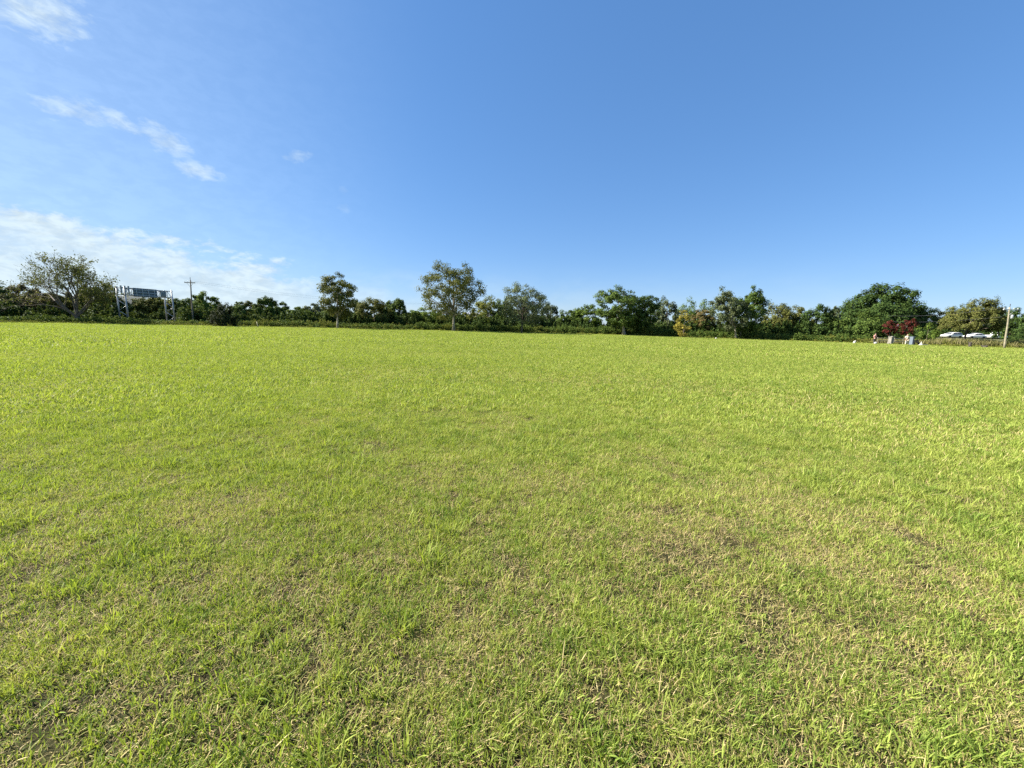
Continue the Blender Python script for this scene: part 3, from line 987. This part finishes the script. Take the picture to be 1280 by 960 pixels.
# ------------------------------------------------------------------ gantry
STEEL = solid('galvanised steel', (.42, .44, .45), .45, .35, .12, 3)
ALU = solid('dull aluminium', (.30, .33, .345), .5, .3, .2, 2)
SIGNBACK = solid('weathered sign back', (.11, .14, .15), .55, .2, .25, 1.5)
TAN = solid('weathered pale sign back', (.26, .25, .20), .6, .1, .2, 2)
def gantry():
    DL, DR = 73.0, 81.0
    L = Vector((world_x(152, DL, 4.5), DL, 0)); Rr = Vector((world_x(211, DR, 4.5), DR, 0))
    ax = (Rr - L).normalized(); nx = Vector((-ax.y, ax.x, 0))      # along the truss, and across it
    zl = height_at(L.x, DL, 359.5)
    o = thing('sign_gantry', 'grey steel lattice gantry over the hidden road left of the wooden pole', 'gantry', L)
    S = (Rr - L).length
    hw, z1, z0 = 1.0, zl, zl - 1.25
    def P(u, v, z): return ax * u + nx * v + Vector((0, 0, z))
    for u0 in (0.0, S):                     # each end: two splayed pairs with bracing
        mb = MB()
        w = 1.05
        for v in (-w, w):
            mb.tube([P(u0, v * 1.0, -.1), P(u0, v * .92, z1 + .25)], [.13, .11], 8)
        for k in range(5):
            za, zb = .3 + k * (z0 - .3) / 5, .3 + (k + 1) * (z0 - .3) / 5
            s = 1 if k % 2 else -1
            mb.tube([P(u0, -w * s, za), P(u0, w * s * .97, zb)], .045, 6)
        mb.box(P(u0, 0, .1), (.7, .7, .4), bev=.03)
        mb.build('leg', STEEL, o, True)
    nb = 11
    tr = MB()
    for v in (-hw * .8, hw * .8):
        for z in (z0, z1): tr.tube([P(-.3, v, z), P(S + .3, v, z)], .085, 6)
        for k in range(nb + 1):
            tr.tube([P(S * k / nb, v, z0), P(S * k / nb, v, z1)], .05, 5)
            if k < nb: tr.tube([P(S * k / nb, v, z0 if k % 2 else z1), P(S * (k + 1) / nb, v, z1 if k % 2 else z0)], .045, 5)
    for k in range(nb + 1):
        tr.tube([P(S * k / nb, -hw * .8, z0), P(S * k / nb, hw * .8, z0)], .04, 5)
        tr.tube([P(S * k / nb, -hw * .8, z1), P(S * k / nb, hw * .8, z1)], .04, 5)
    tr.build('truss', ALU, o, True)
    rot = Matrix(((ax.x, nx.x, 0), (ax.y, nx.y, 0), (0, 0, 1)))
    # walk along the truss to find where a photo column falls
    def along(px, z):
        a, b = -5.0, S + 5
        for _ in range(50):
            m_ = (a + b) / 2
            if proj(L + P(m_, -hw, z))[0] < px: a = m_
            else: b = m_
        return a
    def panel(p0, p1, za, zb, mat):
        a, b = along(p0, z1), along(p1, z1)
        mb = MB(); mb.box(P((a + b) / 2, -hw - .05, (za + zb) / 2), (b - a, .06, zb - za), rot, .02)
        s = mb.build('sign_panel', mat, o)
        rb = MB(); n = max(3, int((b - a) / 1.0))
        for k in range(n):
            u = a + (k + .5) * (b - a) / n
            rb.box(P(u, -hw - .13, (za + zb) / 2), (.10, .10, (zb - za) * .96), rot)
        for z in (za + .3, (za + zb) / 2, zb - .3):
            rb.box(P((a + b) / 2, -hw - .21, z), ((b - a) * .97, .06, .09), rot)
        rb.build('stiffener', STEEL if mat is SIGNBACK else ALU, s)
    panel(165.5, 195.5, z0 - .25, z1 + .12, SIGNBACK)
    panel(199.5, 207, z0 + .05, z1 - .15, TAN)
    mb = MB(); a, b = along(150.5, z1), along(160, z1)
    for u in (a, (a + b) / 2, b):
        mb.box(P(u, -hw - .1, (z0 + z1) / 2 + .1), (.22, .12, z1 - z0 + .5), rot)
    mb.build('sign_bracket', ALU, o)
gantry()

# ------------------------------------------------------------------ poles and wires
WOODPOLE = solid('weathered pole wood', (.20, .165, .13), .9, var=.3, scale=2.5, bump=.3)
PALEPOLE = solid('sun bleached pole wood', (.25, .225, .16), .9, var=.2, scale=2.5, bump=.3)
PORC = solid('porcelain', (.7, .7, .68), .3, var=.05)
DARKM = solid('dark metal', (.06, .06, .065), .5, .4, .2, 4)
WIREM = solid('aluminium wire', (.25, .25, .26), .5, .5, .05)
def pole(name, label, bpx, tpx, topy, D, arm_w, mat, armmat, rz, box=False):
    x0 = world_x(bpx, D, 0); H = height_at(x0, D, topy)
    xt = world_x(tpx, D, H)
    o = thing(name, label, 'utility pole', (x0, D, 0))
    lx = xt - x0
    mb = MB(); mb.tube([(lx * k / 8, .02 * math.sin(k), H * k / 8 - (.1 if k == 0 else 0)) for k in range(9)], [.135 - .05 * k / 8 for k in range(9)], 10)
    mb.build('pole', mat, o, True)
    rot = Matrix.Rotation(rz, 3, 'Z')
    za = H * .94; xa = lx * .94
    mb = MB(); mb.box((xa, -.15, za), (arm_w, .10, .13), rot, .01)
    mb.tube([(xa, -.1, za - .8), Vector((xa, -.15, za)) + rot @ Vector((arm_w * .32, 0, 0))], .02, 5)
    mb.tube([(xa, -.1, za - .8), Vector((xa, -.15, za)) + rot @ Vector((-arm_w * .32, 0, 0))], .02, 5)
    mb.build('cross_arm', armmat, o)
    ends = []
    for s in (-.46, -.2, .2, .46):
        e = Vector((xa, -.15, za + .06)) + rot @ Vector((arm_w * s, 0, 0))
        mb = MB(); mb.lathe([(.015, 0), (.015, .06), (.035, .08), (.04, .12), (.025, .14), (.03, .17), (.01, .2)], e, 8)
        mb.build('insulator', PORC, o, True); ends.append(Vector((x0, D, 0)) + e + Vector((0, 0, .22)))
    mb = MB(); mb.lathe([(.03, 0), (.03, .35), (.05, .38), (.05, .48), (.01, .52)], (lx, 0, H - .05), 8)
    mb.build('top_pin', DARKM, o, True)
    if box:
        mb = MB(); mb.lathe([(.02, 0), (.13, .03), (.15, .1), (.15, .5), (.13, .56), (.05, .6)], (lx * .74 + .05, -.36, H * .72), 12)
        mb.build('transformer', ALU, o, True)
    return ends
eL = pole('utility_pole', 'weathered brown wooden utility pole with short cross arm beside the gantry', 241.6, 237.9, 350, 71, 1.75, WOODPOLE, WOODPOLE, .15)
eR = pole('utility_pole', 'pale leaning utility pole with bright cross arm at the right end of the field', 1255.4, 1262.3, 384, 58.0, 1.95, PALEPOLE, PORC, -.1, True)
def wire(a, b, sag, r=.013):
    pts = []
    for k in range(25):
        f = k / 24; p = Vector(a).lerp(Vector(b), f); p.z -= 4 * sag * f * (1 - f); pts.append(p)
    mb = MB(); mb.tube(pts, r, 4)
    return mb
def wires(name, label, runs, group):
    for (a, b, s), lb in zip(runs, label):
        o = wire(a, b, s, .008).build(name, WIREM); tag(o, lb, 'power line', group)
far = Vector((world_x(560, 130, 5), 130, 8.0))
wires('power_line', ['upper power line running right from the brown utility pole', 'lower power line running right from the brown utility pole'],
      [(eL[3], far, 1.2), (eL[0], far + Vector((-1.5, 0, 0)), 1.6)], 'power lines on the brown pole')
fr = Vector((world_x(1110, 84, 6), 84, 5.6))
wires('power_line', ['upper power line running left from the pale leaning pole', 'lower power line running left from the pale leaning pole'],
      [(eR[0], fr, .5), (eR[0] + Vector((0, 0, -1.35)), fr + Vector((0, 0, -1.2)), .4)], 'power lines on the pale pole')

# ------------------------------------------------------------------ cars
GLASS = solid('dark car glass', (.03, .035, .04), .08, .0, .05, spec=.7)
RUBBER = solid('tyre rubber', (.02, .02, .02), .8)
RIM = solid('alloy rim', (.45, .45, .46), .3, .8, .05)
LAMP = solid('lamp lens', (.75, .75, .72), .1, .0, .02, spec=.8)
TAIL = solid('tail lamp', (.35, .02, .02), .15, .0, .05, spec=.7)
WHITEP = solid('white car paint', (.78, .78, .77), .25, .0, .02, spec=.6)
BLUEP = solid('blue car paint', (.10, .17, .46), .25, .0, .04, spec=.6)
def car(name, label, px, D, rz, paint, style='hatch', group=None, cat='car', mid_z=.7, z=0.0):
    o = thing(name, label, cat, (world_x(px, D, mid_z), D, z), rz, group)
    # stations along x (front is +x): x, lower z, belt z, half width
    body = [(-2.25, .45, .80, .70), (-2.15, .32, .92, .82), (-1.5, .24, .97, .89), (0, .22, .95, .90), (1.1, .22, .93, .89), (1.7, .26, .84, .87), (2.15, .32, .72, .80), (2.27, .42, .62, .66)]
    if style == 'pickup': body = [(-2.6, .5, .95, .86), (-2.55, .42, 1.02, .90), (-1.6, .36, 1.04, .92), (0, .34, 1.04, .93), (1.2, .34, 1.03, .92), (1.9, .38, .98, .90), (2.35, .44, .88, .86), (2.45, .52, .74, .78)]
    def loft(st, secf):
        mb = MB(); n = None
        for s_ in st:
            ring = secf(*s_); n = len(ring); mb.v += ring
        for i in range(len(st) - 1):
            for k in range(n):
                k2 = (k + 1) % n
                mb.f.append((i * n + k, i * n + k2, (i + 1) * n + k2, (i + 1) * n + k))
        mb.f.append(tuple(range(n - 1, -1, -1))); e = (len(st) - 1) * n
        mb.f.append(tuple(range(e, e + n)))
        return mb
    def sec(x, z0, z1, w):
        return [(x, -w * .92, z0), (x, -w, z0 + .12), (x, -w, z1 - .16), (x, -w * .93, z1 - .03), (x, -w * .6, z1), (x, w * .6, z1), (x, w * .93, z1 - .03), (x, w, z1 - .16), (x, w, z0 + .12), (x, w * .92, z0)]
    b = loft(body, sec).build('body', paint, o, True)
    zb = 1.0 if style == 'pickup' else .93
    if style == 'hatch':  cab = [(-2.08, zb - .03, zb + .02, .74), (-1.72, zb - .04, 1.40, .66), (-1.0, zb - .04, 1.47, .66), (-.2, zb - .04, 1.47, .66), (.35, zb - .04, 1.38, .67), (1.12, zb - .05, zb + .01, .76)]
    elif style == 'sedan': cab = [(-1.62, zb - .03, zb + .02, .74), (-1.0, zb - .04, 1.36, .66), (-.5, zb - .04, 1.42, .66), (0, zb - .04, 1.42, .66), (.45, zb - .04, 1.34, .67), (1.2, zb - .05, zb + .01, .76)]
    else: cab = [(-.55, zb - .03, zb + .05, .78), (-.45, zb - .04, 1.70, .70), (-.1, zb - .04, 1.78, .70), (.5, zb - .04, 1.76, .70), (.75, zb - .04, 1.68, .71), (1.35, zb - .05, zb + .02, .8)]
    def csec(x, z0, z1, w):
        zt = max(z1, z0 + .02); wl = .84
        wt = wl + (w - wl) * min(1, (zt - z0) / .5)
        return [(x, -wl, z0), (x, -wt, zt - .02 if zt - z0 > .1 else zt), (x, -wt * .85, zt), (x, wt * .85, zt), (x, wt, zt - .02 if zt - z0 > .1 else zt), (x, wl, z0)]
    loft(cab, csec).build('roof', paint, o, True)
    zt = max(c[2] for c in cab)
    # side windows, following the leaning cabin side
    for s in (-1, 1):
        xs = [c[0] for c in cab]
        wl = [(xs[1] - .16, zb + .05), (xs[1] + .08, zt - .13), (xs[-2] - .15, zt - .13), (xs[-1] - .30, zb + .05)]
        mid = (wl[0][0] + wl[3][0]) / 2
        for q in ([wl[0], wl[1], (mid - .05, zt - .10), (mid - .05, zb + .05)], [(mid + .05, zb + .05), (mid + .05, zt - .10), wl[2], wl[3]]):
            mb = MB(); vs = []
            for off in (.012, -.01):
                for (x, z) in q:
                    wt = .84 + (.66 - .84) * min(1, (z - zb) / .5)
                    vs.append((x, s * (wt + .012 + off), z))
            mb.add(vs, [(0, 1, 2, 3), (7, 6, 5, 4)] + [(i, (i + 1) % 4, 4 + (i + 1) % 4, 4 + i) for i in range(4)])
            mb.build('window', GLASS, o)
    def screen(x0, z0, x1, z1, nm):
        mb = MB(); d = Vector((z1 - z0, 0, -(x1 - x0))); d = d.normalized() * (.014 if x0 > x1 else -.014)
        vs = []
        for off in (1, -.5):
            for (x, z, w) in ((x0, z0, .70), (x1, z1, .58)):
                for s in (-1, 1): vs.append((x + d.x * off, s * w, z + d.z * off))
        mb.add(vs, [(0, 1, 3, 2), (4, 6, 7, 5), (0, 2, 6, 4), (1, 5, 7, 3), (2, 3, 7, 6), (0, 4, 5, 1)])
        mb.build(nm, GLASS, o)
    c = cab
    screen(c[-1][0] - .08, c[-1][2] + .05, c[-2][0] + .06, c[-2][2] - .02, 'windscreen')
    screen(c[0][0] + .04, c[0][2] + .06, c[1][0] - .04, c[1][2] - .03, 'rear_window')
    wr = .38 if style == 'pickup' else .32
    for x in (-1.38, 1.38) if style != 'pickup' else (-1.6, 1.55):
        for s in (-1, 1):
            w = thing_part('wheel', o, (x, s * .80, wr))
            mb = MB(); mb.lathe([(wr * .6, -.10), (wr * .96, -.11), (wr, -.06), (wr, .06), (wr * .96, .11), (wr * .6, .10)], (0, 0, 0), 18, 'Y'); mb.build('tyre', RUBBER, w, True)
            mb = MB(); mb.lathe([(.02, -.09), (wr * .58, -.085), (wr * .6, .085), (.02, .09)], (0, 0, 0), 18, 'Y'); mb.build('rim', RIM, w, True)
    xf = body[-2][0]; zf = body[-2][2]
    for s in (-1, 1):
        mb = MB(); mb.box((xf - .02, s * .60, zf - .10), (.22, .30, .13), None, .03); mb.build('headlight', LAMP, o, True)
        mb = MB(); mb.box((body[1][0] + .02, s * .66, body[1][2] - .16), (.16, .24, .16), None, .03); mb.build('tail_light', TAIL, o, True)
    return o
def thing_part(name, parent, loc):
    e = bpy.data.objects.new(name, None); COL.objects.link(e); e.parent = parent; e.location = loc; e.empty_display_size = .1
    return e
ROAD_Z = 1.15
def embankment():
    n = 40; V = []; fs = []
    prof = [(12, -.3), (20, ROAD_Z - .05), (22, ROAD_Z), (56, ROAD_Z), (70, -.3)]
    for i in range(n):
        px = 1145 + i * 10
        for o_, z in prof:
            D = float(np.interp(px, [1145, 1300, 1600], [66, 60, 55])) + o_
            V.append(((px - CX) / F * D, D, z if 0 < i else -.3))
    k = len(prof)
    for i in range(n - 1):
        for j in range(k - 1):
            a = i * k + j; fs.append((a, a + k, a + k + 1, a + 1))
    me = bpy.data.meshes.new('embankment'); me.from_pydata(V, [], fs); me.update()
    o = link('embankment', me, solid('rough grassy bank', (.09, .095, .038), .95, var=.45, scale=1.5)); o['kind'] = 'structure'
embankment()
G = 'white cars parked behind the tall grass'
car('parked_car', 'white hatchback seen through leaves left of the forked olive trunk', 1188, 101, math.pi + .05, WHITEP, 'hatch', G, z=ROAD_Z)
car('parked_car', 'white sedan just right of the forked olive trunk', 1217, 103, math.pi - .1, WHITEP, 'sedan', G, z=ROAD_Z)
car('pickup_truck', 'white pickup truck parked left of the pale leaning pole', 1243, 104, .06, WHITEP, 'pickup', G, z=ROAD_Z)
car('parked_car', 'blue car cut off by the left picture edge', -6, 70, .2, BLUEP, 'hatch')
car('parked_car', 'small white car half hidden by leaves left of the spreading tree', 23, 86, math.pi + .2, WHITEP, 'sedan')

# ------------------------------------------------------------------ white house glimpsed between the trees
def house():
    D = 112; x = world_x(599, D, 2)
    o = thing('white_house', 'white house glimpsed between the tallest tree and the yellow green tree', 'house', (x, D, 0), .25)
    WALL = solid('white boards', (.74, .74, .72), .7, var=.06, scale=4)
    mb = MB(); L, Wd, h = 8.0, 6.0, 2.9
    v = [(-L / 2, -Wd / 2, 0), (L / 2, -Wd / 2, 0), (L / 2, Wd / 2, 0), (-L / 2, Wd / 2, 0), (-L / 2, -Wd / 2, h), (L / 2, -Wd / 2, h), (L / 2, Wd / 2, h), (-L / 2, Wd / 2, h), (-L / 2, 0, h + 1.7), (L / 2, 0, h + 1.7)]
    mb.add(v, [(0, 1, 5, 4), (2, 3, 7, 6), (1, 2, 6, 9, 5), (3, 0, 4, 8, 7), (3, 2, 1, 0)])
    mb.build('wall', WALL, o)
    rf = MB()
    for s in (-1, 1):
        a = math.atan2(1.7, Wd / 2)
        rf.box((0, s * (Wd / 4 + .12), h + .85 + .02), (L + .7, 3.9, .12), Matrix.Rotation(-s * a, 3, 'X'))
    rf.build('roof', solid('grey metal roof', (.55, .57, .6), .4, .3, .08), o)
    for xx in (-2.4, 2.4):
        mb = MB(); mb.box((xx, -Wd / 2 - .02, 1.6), (1.1, .08, 1.3)); w = mb.build('window', GLASS, o)
        fr_ = MB(); fr_.box((xx, -Wd / 2 - .05, .9), (1.3, .14, .1)); fr_.build('sill', WALL, w)
    mb = MB(); mb.box((0, -Wd / 2 - .02, 1.05), (.95, .08, 2.1)); mb.build('door', TAN, o)
house()

# ------------------------------------------------------------------ people
def skin_mesh(name, verts, edges, rads, sub=2):
    me = bpy.data.meshes.new('tmp_' + name); me.from_pydata(verts, edges, []); me.update()
    ob = bpy.data.objects.new('tmp_' + name, me); COL.objects.link(ob)
    md = ob.modifiers.new('skin', 'SKIN'); md.use_smooth_shade = True
    sv = me.skin_vertices[0].data
    for i, r in enumerate(rads):
        sv[i].radius = r if isinstance(r, tuple) else (r, r)
        sv[i].use_root = (i == 0)
    s = ob.modifiers.new('sub', 'SUBSURF'); s.levels = sub; s.render_levels = sub
    dg = bpy.context.evaluated_depsgraph_get()
    res = bpy.data.meshes.new_from_object(ob.evaluated_get(dg))
    res.name = name
    bpy.data.objects.remove(ob)
    return res
SKIN = solid('skin', (.42, .26, .19), .5, var=.05)
HAIRM = solid('dark hair', (.025, .02, .018), .6, var=.2)
def person(label, px, D, rz, top_mat, leg_mat_, hair_mat, arms):
    o = thing('person', label, 'person', (world_x(px, D, 0), D, 0), rz)
    V, E, Rd = [], [], []
    def add(p, r, par=None):
        V.append(p); Rd.append(r)
        if par is not None: E.append((par, len(V) - 1))
        return len(V) - 1
    pel = add((0, 0, .94), (.15, .11)); wa = add((0, .0, 1.10), (.135, .10), pel); ch = add((0, 0, 1.30), (.165, .115), wa)
    sh = add((0, .01, 1.43), (.12, .09), ch); nk = add((0, 0, 1.50), .052, sh); h1 = add((0, -.015, 1.575), (.07, .085), nk); h2 = add((0, -.01, 1.66), (.08, .095), h1); add((0, .0, 1.72), (.055, .065), h2)
    add((0, -.125, 1.60), .012, h1)                              # nose
    for s in (-1, 1): add((s * .095, .01, 1.61), .014, h1)          # ears
    for s in (-1, 1):
        hp = add((s * .09, 0, .86), .095, pel); kn = add((s * .11, -.02, .49), .062, hp); an = add((s * .115, .02, .09), .042, kn); add((s * .12, -.11, .035), .036, an)
        so = add((s * .19, .01, 1.40), .06, sh); ex, ey, ez = arms[0]; el_ = add((s * ex, ey, ez), .042, so); hx, hy, hz = arms[1]; wr = add((s * hx, hy, hz), .03, el_)
        d = (Vector((hx, hy, hz)) - Vector((ex, ey, ez))).normalized()
        pm = add((s * (hx + d.x * .07), hy + d.y * .07, hz + d.z * .07), .028, wr)
        for k in range(4):
            add((s * (hx + d.x * (.15 + .01 * (k % 2)) + .0), hy + d.y * .15 + (k - 1.5) * .02, hz + d.z * .15 + (k - 1.5) * .004), .009, pm)
        add((s * (hx + d.x * .08 - .03), hy + d.y * .08 - .035, hz + d.z * .08), .010, wr)
    b = link('body', skin_mesh('body', V, E, Rd, 1), SKIN, o)
    # clothing: the same joints, a little fuller
    def cloth(name, joints, edges, rr, mat):
        link(name, skin_mesh(name, joints, edges, rr, 1), mat, o)
    J = [(0, 0, .90), (0, 0, 1.10), (0, 0, 1.30), (0, .01, 1.44)]; r = [(.185, .14), (.165, .125), (.195, .14), (.13, .105)]; ed = [(0, 1), (1, 2), (2, 3)]
    for s in (-1, 1):
        n = len(J); ex, ey, ez = arms[0]
        J += [(s * .20, .01, 1.40), (s * ex, ey, ez)]; r += [.085, .068]; ed += [(3, n), (n, n + 1)]
    cloth('shirt', J, ed, r, top_mat)
    J = [(0, 0, .95)]; r = [(.178, .135)]; ed = []
    for s in (-1, 1):
        n = len(J); J += [(s * .09, 0, .84), (s * .11, -.02, .49), (s * .115, .02, .12)]; r += [.115, .085, .068]; ed += [(0, n), (n, n + 1), (n + 1, n + 2)]
    cloth('trousers', J, ed, r, leg_mat_)
    cloth('hair', [(0, .04, 1.56), (0, .03, 1.67), (0, .005, 1.745)], [(0, 1), (1, 2)], [(.085, .07), (.098, .09), (.075, .075)], hair_mat)
    return o
PINK = solid('pink cloth', (.62, .30, .27), .85, var=.1)
DARKC = solid('dark cloth', (.03, .03, .035), .85, var=.2)
CREAM = solid('cream cloth', (.62, .56, .44), .85, var=.1)
person('person in pink top and dark trousers standing by the hedge', 1092.3, 63, .3, PINK, DARKC, HAIRM, ((.32, -.02, 1.18), (.30, -.14, 1.0)))
person('person in cream top and trousers standing beside the grey cabinet', 1132.5, 62, -.2, CREAM, CREAM, solid('brown hair', (.16, .11, .07), .6), ((.27, 0, 1.13), (.28, -.06, .86)))

# ------------------------------------------------------------------ small things near the people
STONE = solid('pale stone', (.21, .20, .175), .85, var=.18, scale=5, bump=.3)
WHITEM = solid('white painted stone', (.42, .41, .38), .6, var=.05)
def at(px, D, z=0): return (world_x(px, D, z), D, 0)
def pillar():
    o = thing('stone_pillar', 'square pale stone pillar below a red leaved tree', 'pillar', at(1113, 65), .1)
    mb = MB(); mb.box((0, 0, .12), (.66, .66, .24), None, .03); mb.build('base', STONE, o)
    mb = MB(); mb.box((0, 0, .72), (.52, .52, .955), None, .02); mb.build('shaft', STONE, o)
    mb = MB(); mb.box((0, 0, 1.245), (.64, .64, .09), None, .03); mb.lathe([(.22, 1.29), (.12, 1.36), (.02, 1.38)], (0, 0, 0), 4); mb.build('cap', STONE, o)
pillar()
def rail(label, p0, p1, D):
    x0, x1 = world_x(p0, D), world_x(p1, D)
    o = thing('rail_fence', label, 'fence', ((x0 + x1) / 2, D, 0))
    L = x1 - x0
    for z in (.98, .55):
        mb = MB(); mb.box((0, 0, z), (L, .05, .13), None, .01); mb.build('rail', PALEPOLE, o)
    n = max(2, int(L / 1.1) + 1)
    for k in range(n):
        mb = MB(); mb.box((-L / 2 + .06 + k * (L - .12) / (n - 1), .06, .55), (.09, .07, 1.12), None, .01); mb.build('post', PALEPOLE, o)
rail('short pale rail fence left of the stone pillar', 1096, 1110, 65.6)
rail('short pale rail fence between the stone pillar and the person in cream', 1117, 1129, 65.6)
def cabinet():
    o = thing('utility_cabinet', 'narrow grey cabinet with dark blue door beside the person in cream', 'cabinet', at(1138.7, 63.2), .1)
    BLUEG = solid('blue grey paint', (.12, .15, .19), .5, var=.08)
    mb = MB(); mb.box((0, 0, .72), (.30, .5, 1.26), None, .02); mb.build('body', BLUEG, o)
    mb = MB(); mb.box((-.02, -.262, .74), (.20, .03, 1.0), None, .008); d = mb.build('door', solid('dark blue paint', (.04, .05, .09), .4), o)
    mb = MB(); mb.box((.06, -.29, .74), (.03, .03, .16)); mb.build('handle', STEEL, d)
    mb = MB(); mb.box((0, 0, 1.38), (.36, .6, .05), None, .02); mb.build('roof', BLUEG, o)
    mb = MB(); mb.box((0, 0, .02), (.36, .62, .08)); mb.build('plinth', STONE, o)
cabinet()
def bench():
    o = thing('park_bench', 'low black bench between the grey cabinet and white ornament', 'bench', at(1145.3, 63.5), 0)
    BL = solid('black painted wood', (.018, .018, .02), .6, var=.2)
    mb = MB()
    for k in range(4): mb.box((0, -.2 + k * .13, .44), (1.15, .11, .04), None, .006)
    mb.build('seat', BL, o)
    mb = MB()
    for k in range(3): mb.box((0, .26 + k * .02, .54 + k * .13), (1.15, .035, .11), None, .006)
    mb.build('backrest', BL, o)
    for s in (-1, 1):
        mb = MB(); mb.box((s * .5, 0, .21), (.07, .5, .42), None, .01); mb.box((s * .5, .24, .62), (.06, .05, .45), Matrix.Rotation(-.13, 3, 'X')); mb.build('leg', BL, o)
bench()
def ornament(name, label, px, D, prof, lobes=()):
    o = thing(name, label, 'ornament', at(px, D))
    mb = MB(); mb.lathe(prof, (0, 0, 0), 14); mb.build('body', WHITEM, o, True)
    for c, r in lobes:
        mb = MB(); mb.lathe([(r * math.sin(a), -r * math.cos(a) + 0) for a in np.linspace(.08, math.pi - .08, 8)], c, 12); mb.build('head', WHITEM, o, True)
    return o
ornament('garden_ornament', 'white two lobed ornament on the grass left of the person in pink', 1067.8, 64, [(.17, 0), (.21, .07), (.17, .25), (.12, .38), (.05, .46)], [((.10, -.02, .38), .13)])
ornament('garden_ornament', 'small white ball on the grass at the feet of the person in pink', 1094.0, 62.2, [(.05, .0), (.16, .06), (.21, .2), (.17, .34), (.06, .41)])
ornament('garden_ornament', 'white pointed ornament at the right end of the black bench', 1151, 62.5, [(.26, 0), (.28, .12), (.2, .22), (.1, .34), (.07, .5), (.02, .64)])
mb = MB(); mb.lathe([(.05, 0), (.14, .04), (.16, .13), (.11, .22), (.03, .26)], (0, 0, 0), 12)
o = mb.build('white_ball', WHITEM, None, True); o.location = at(895, 71); tag(o, 'tiny white ball on the grass left of the twin trunked trees', 'ball')
mb = MB(); mb.box((0, 0, .09), (.9, .4, .18), None, .03); o = mb.build('stone_slab', STONE); o.location = at(1155.5, 62.8); tag(o, 'low flat pale stone slab right of the white pointed ornament', 'stone slab')
# dark shrub-like stump and low dark mound near the pale pole
def stump(label, px, D, h, r):
    o = thing('tree_stump', label, 'tree stump', at(px, D))
    mb = MB(); mb.lathe([(r * 1.4, -.02), (r * 1.1, .12), (r, h * .5), (r * .95, h * .95), (r * .8, h)], (0, 0, 0), 11); mb.build('trunk', BARK_DARK, o, True)
    for k, a in enumerate((.3, 2.4, 4.4)):
        mb = MB(); mb.tube([(0, 0, h * .7), (math.cos(a) * r * 1.1, math.sin(a) * r * 1.1, h * .9), (math.cos(a) * r * 1.6, math.sin(a) * r * 1.6, h * 1.15)], [r * .5, r * .35, r * .2], 6); mb.build('branch', BARK_DARK, o, True)
stump('upright dark stump in front of the tall grass right of the forked tree', 1212, 61.5, .75, .17)
stump('low dark stump lying in the grass edge left of the pale leaning pole', 1231, 60.5, .28, .28)
# pale leaning stake
mb = MB(); xs, Ds = world_x(322.6, 66), 66
xt = world_x(320.9, 66, .95)
mb.tube([(0, 0, -.05), ((xt - xs) * .5, 0, .5), (xt - xs, 0, .98)], [.06, .055, .05], 8)
o = mb.build('wooden_stake', solid('pale raw wood', (.62, .55, .34), .8, var=.1), None, True); o.location = (xs, Ds, 0); tag(o, 'pale leaning wooden stake in front of the hedge', 'stake')
# thin strip, paler than the grass, along the right field edge
def pale_strip():
    pts = [(px, edge(px) + .2) for px in range(1212, 1256, 4)]
    V, fs = [], []
    for px, D in pts:
        V.append((world_x(px, D), D - .22, .03)); V.append((world_x(px, D), D + .32, .03))
        V.append((world_x(px, D), D - .22, -.05)); V.append((world_x(px, D), D + .32, -.05))
    for i in range(len(pts) - 1):
        a = i * 4; fs += [(a, a + 4, a + 5, a + 1), (a + 2, a + 6, a + 4, a), (a + 1, a + 5, a + 7, a + 3)]
    me = bpy.data.meshes.new('pale_strip'); me.from_pydata(V, [], fs); me.update()
    o = link('pale_strip', me, solid('pale strip', (.5, .48, .38), .9, var=.15, scale=2)); o['kind'] = 'structure'
pale_strip()
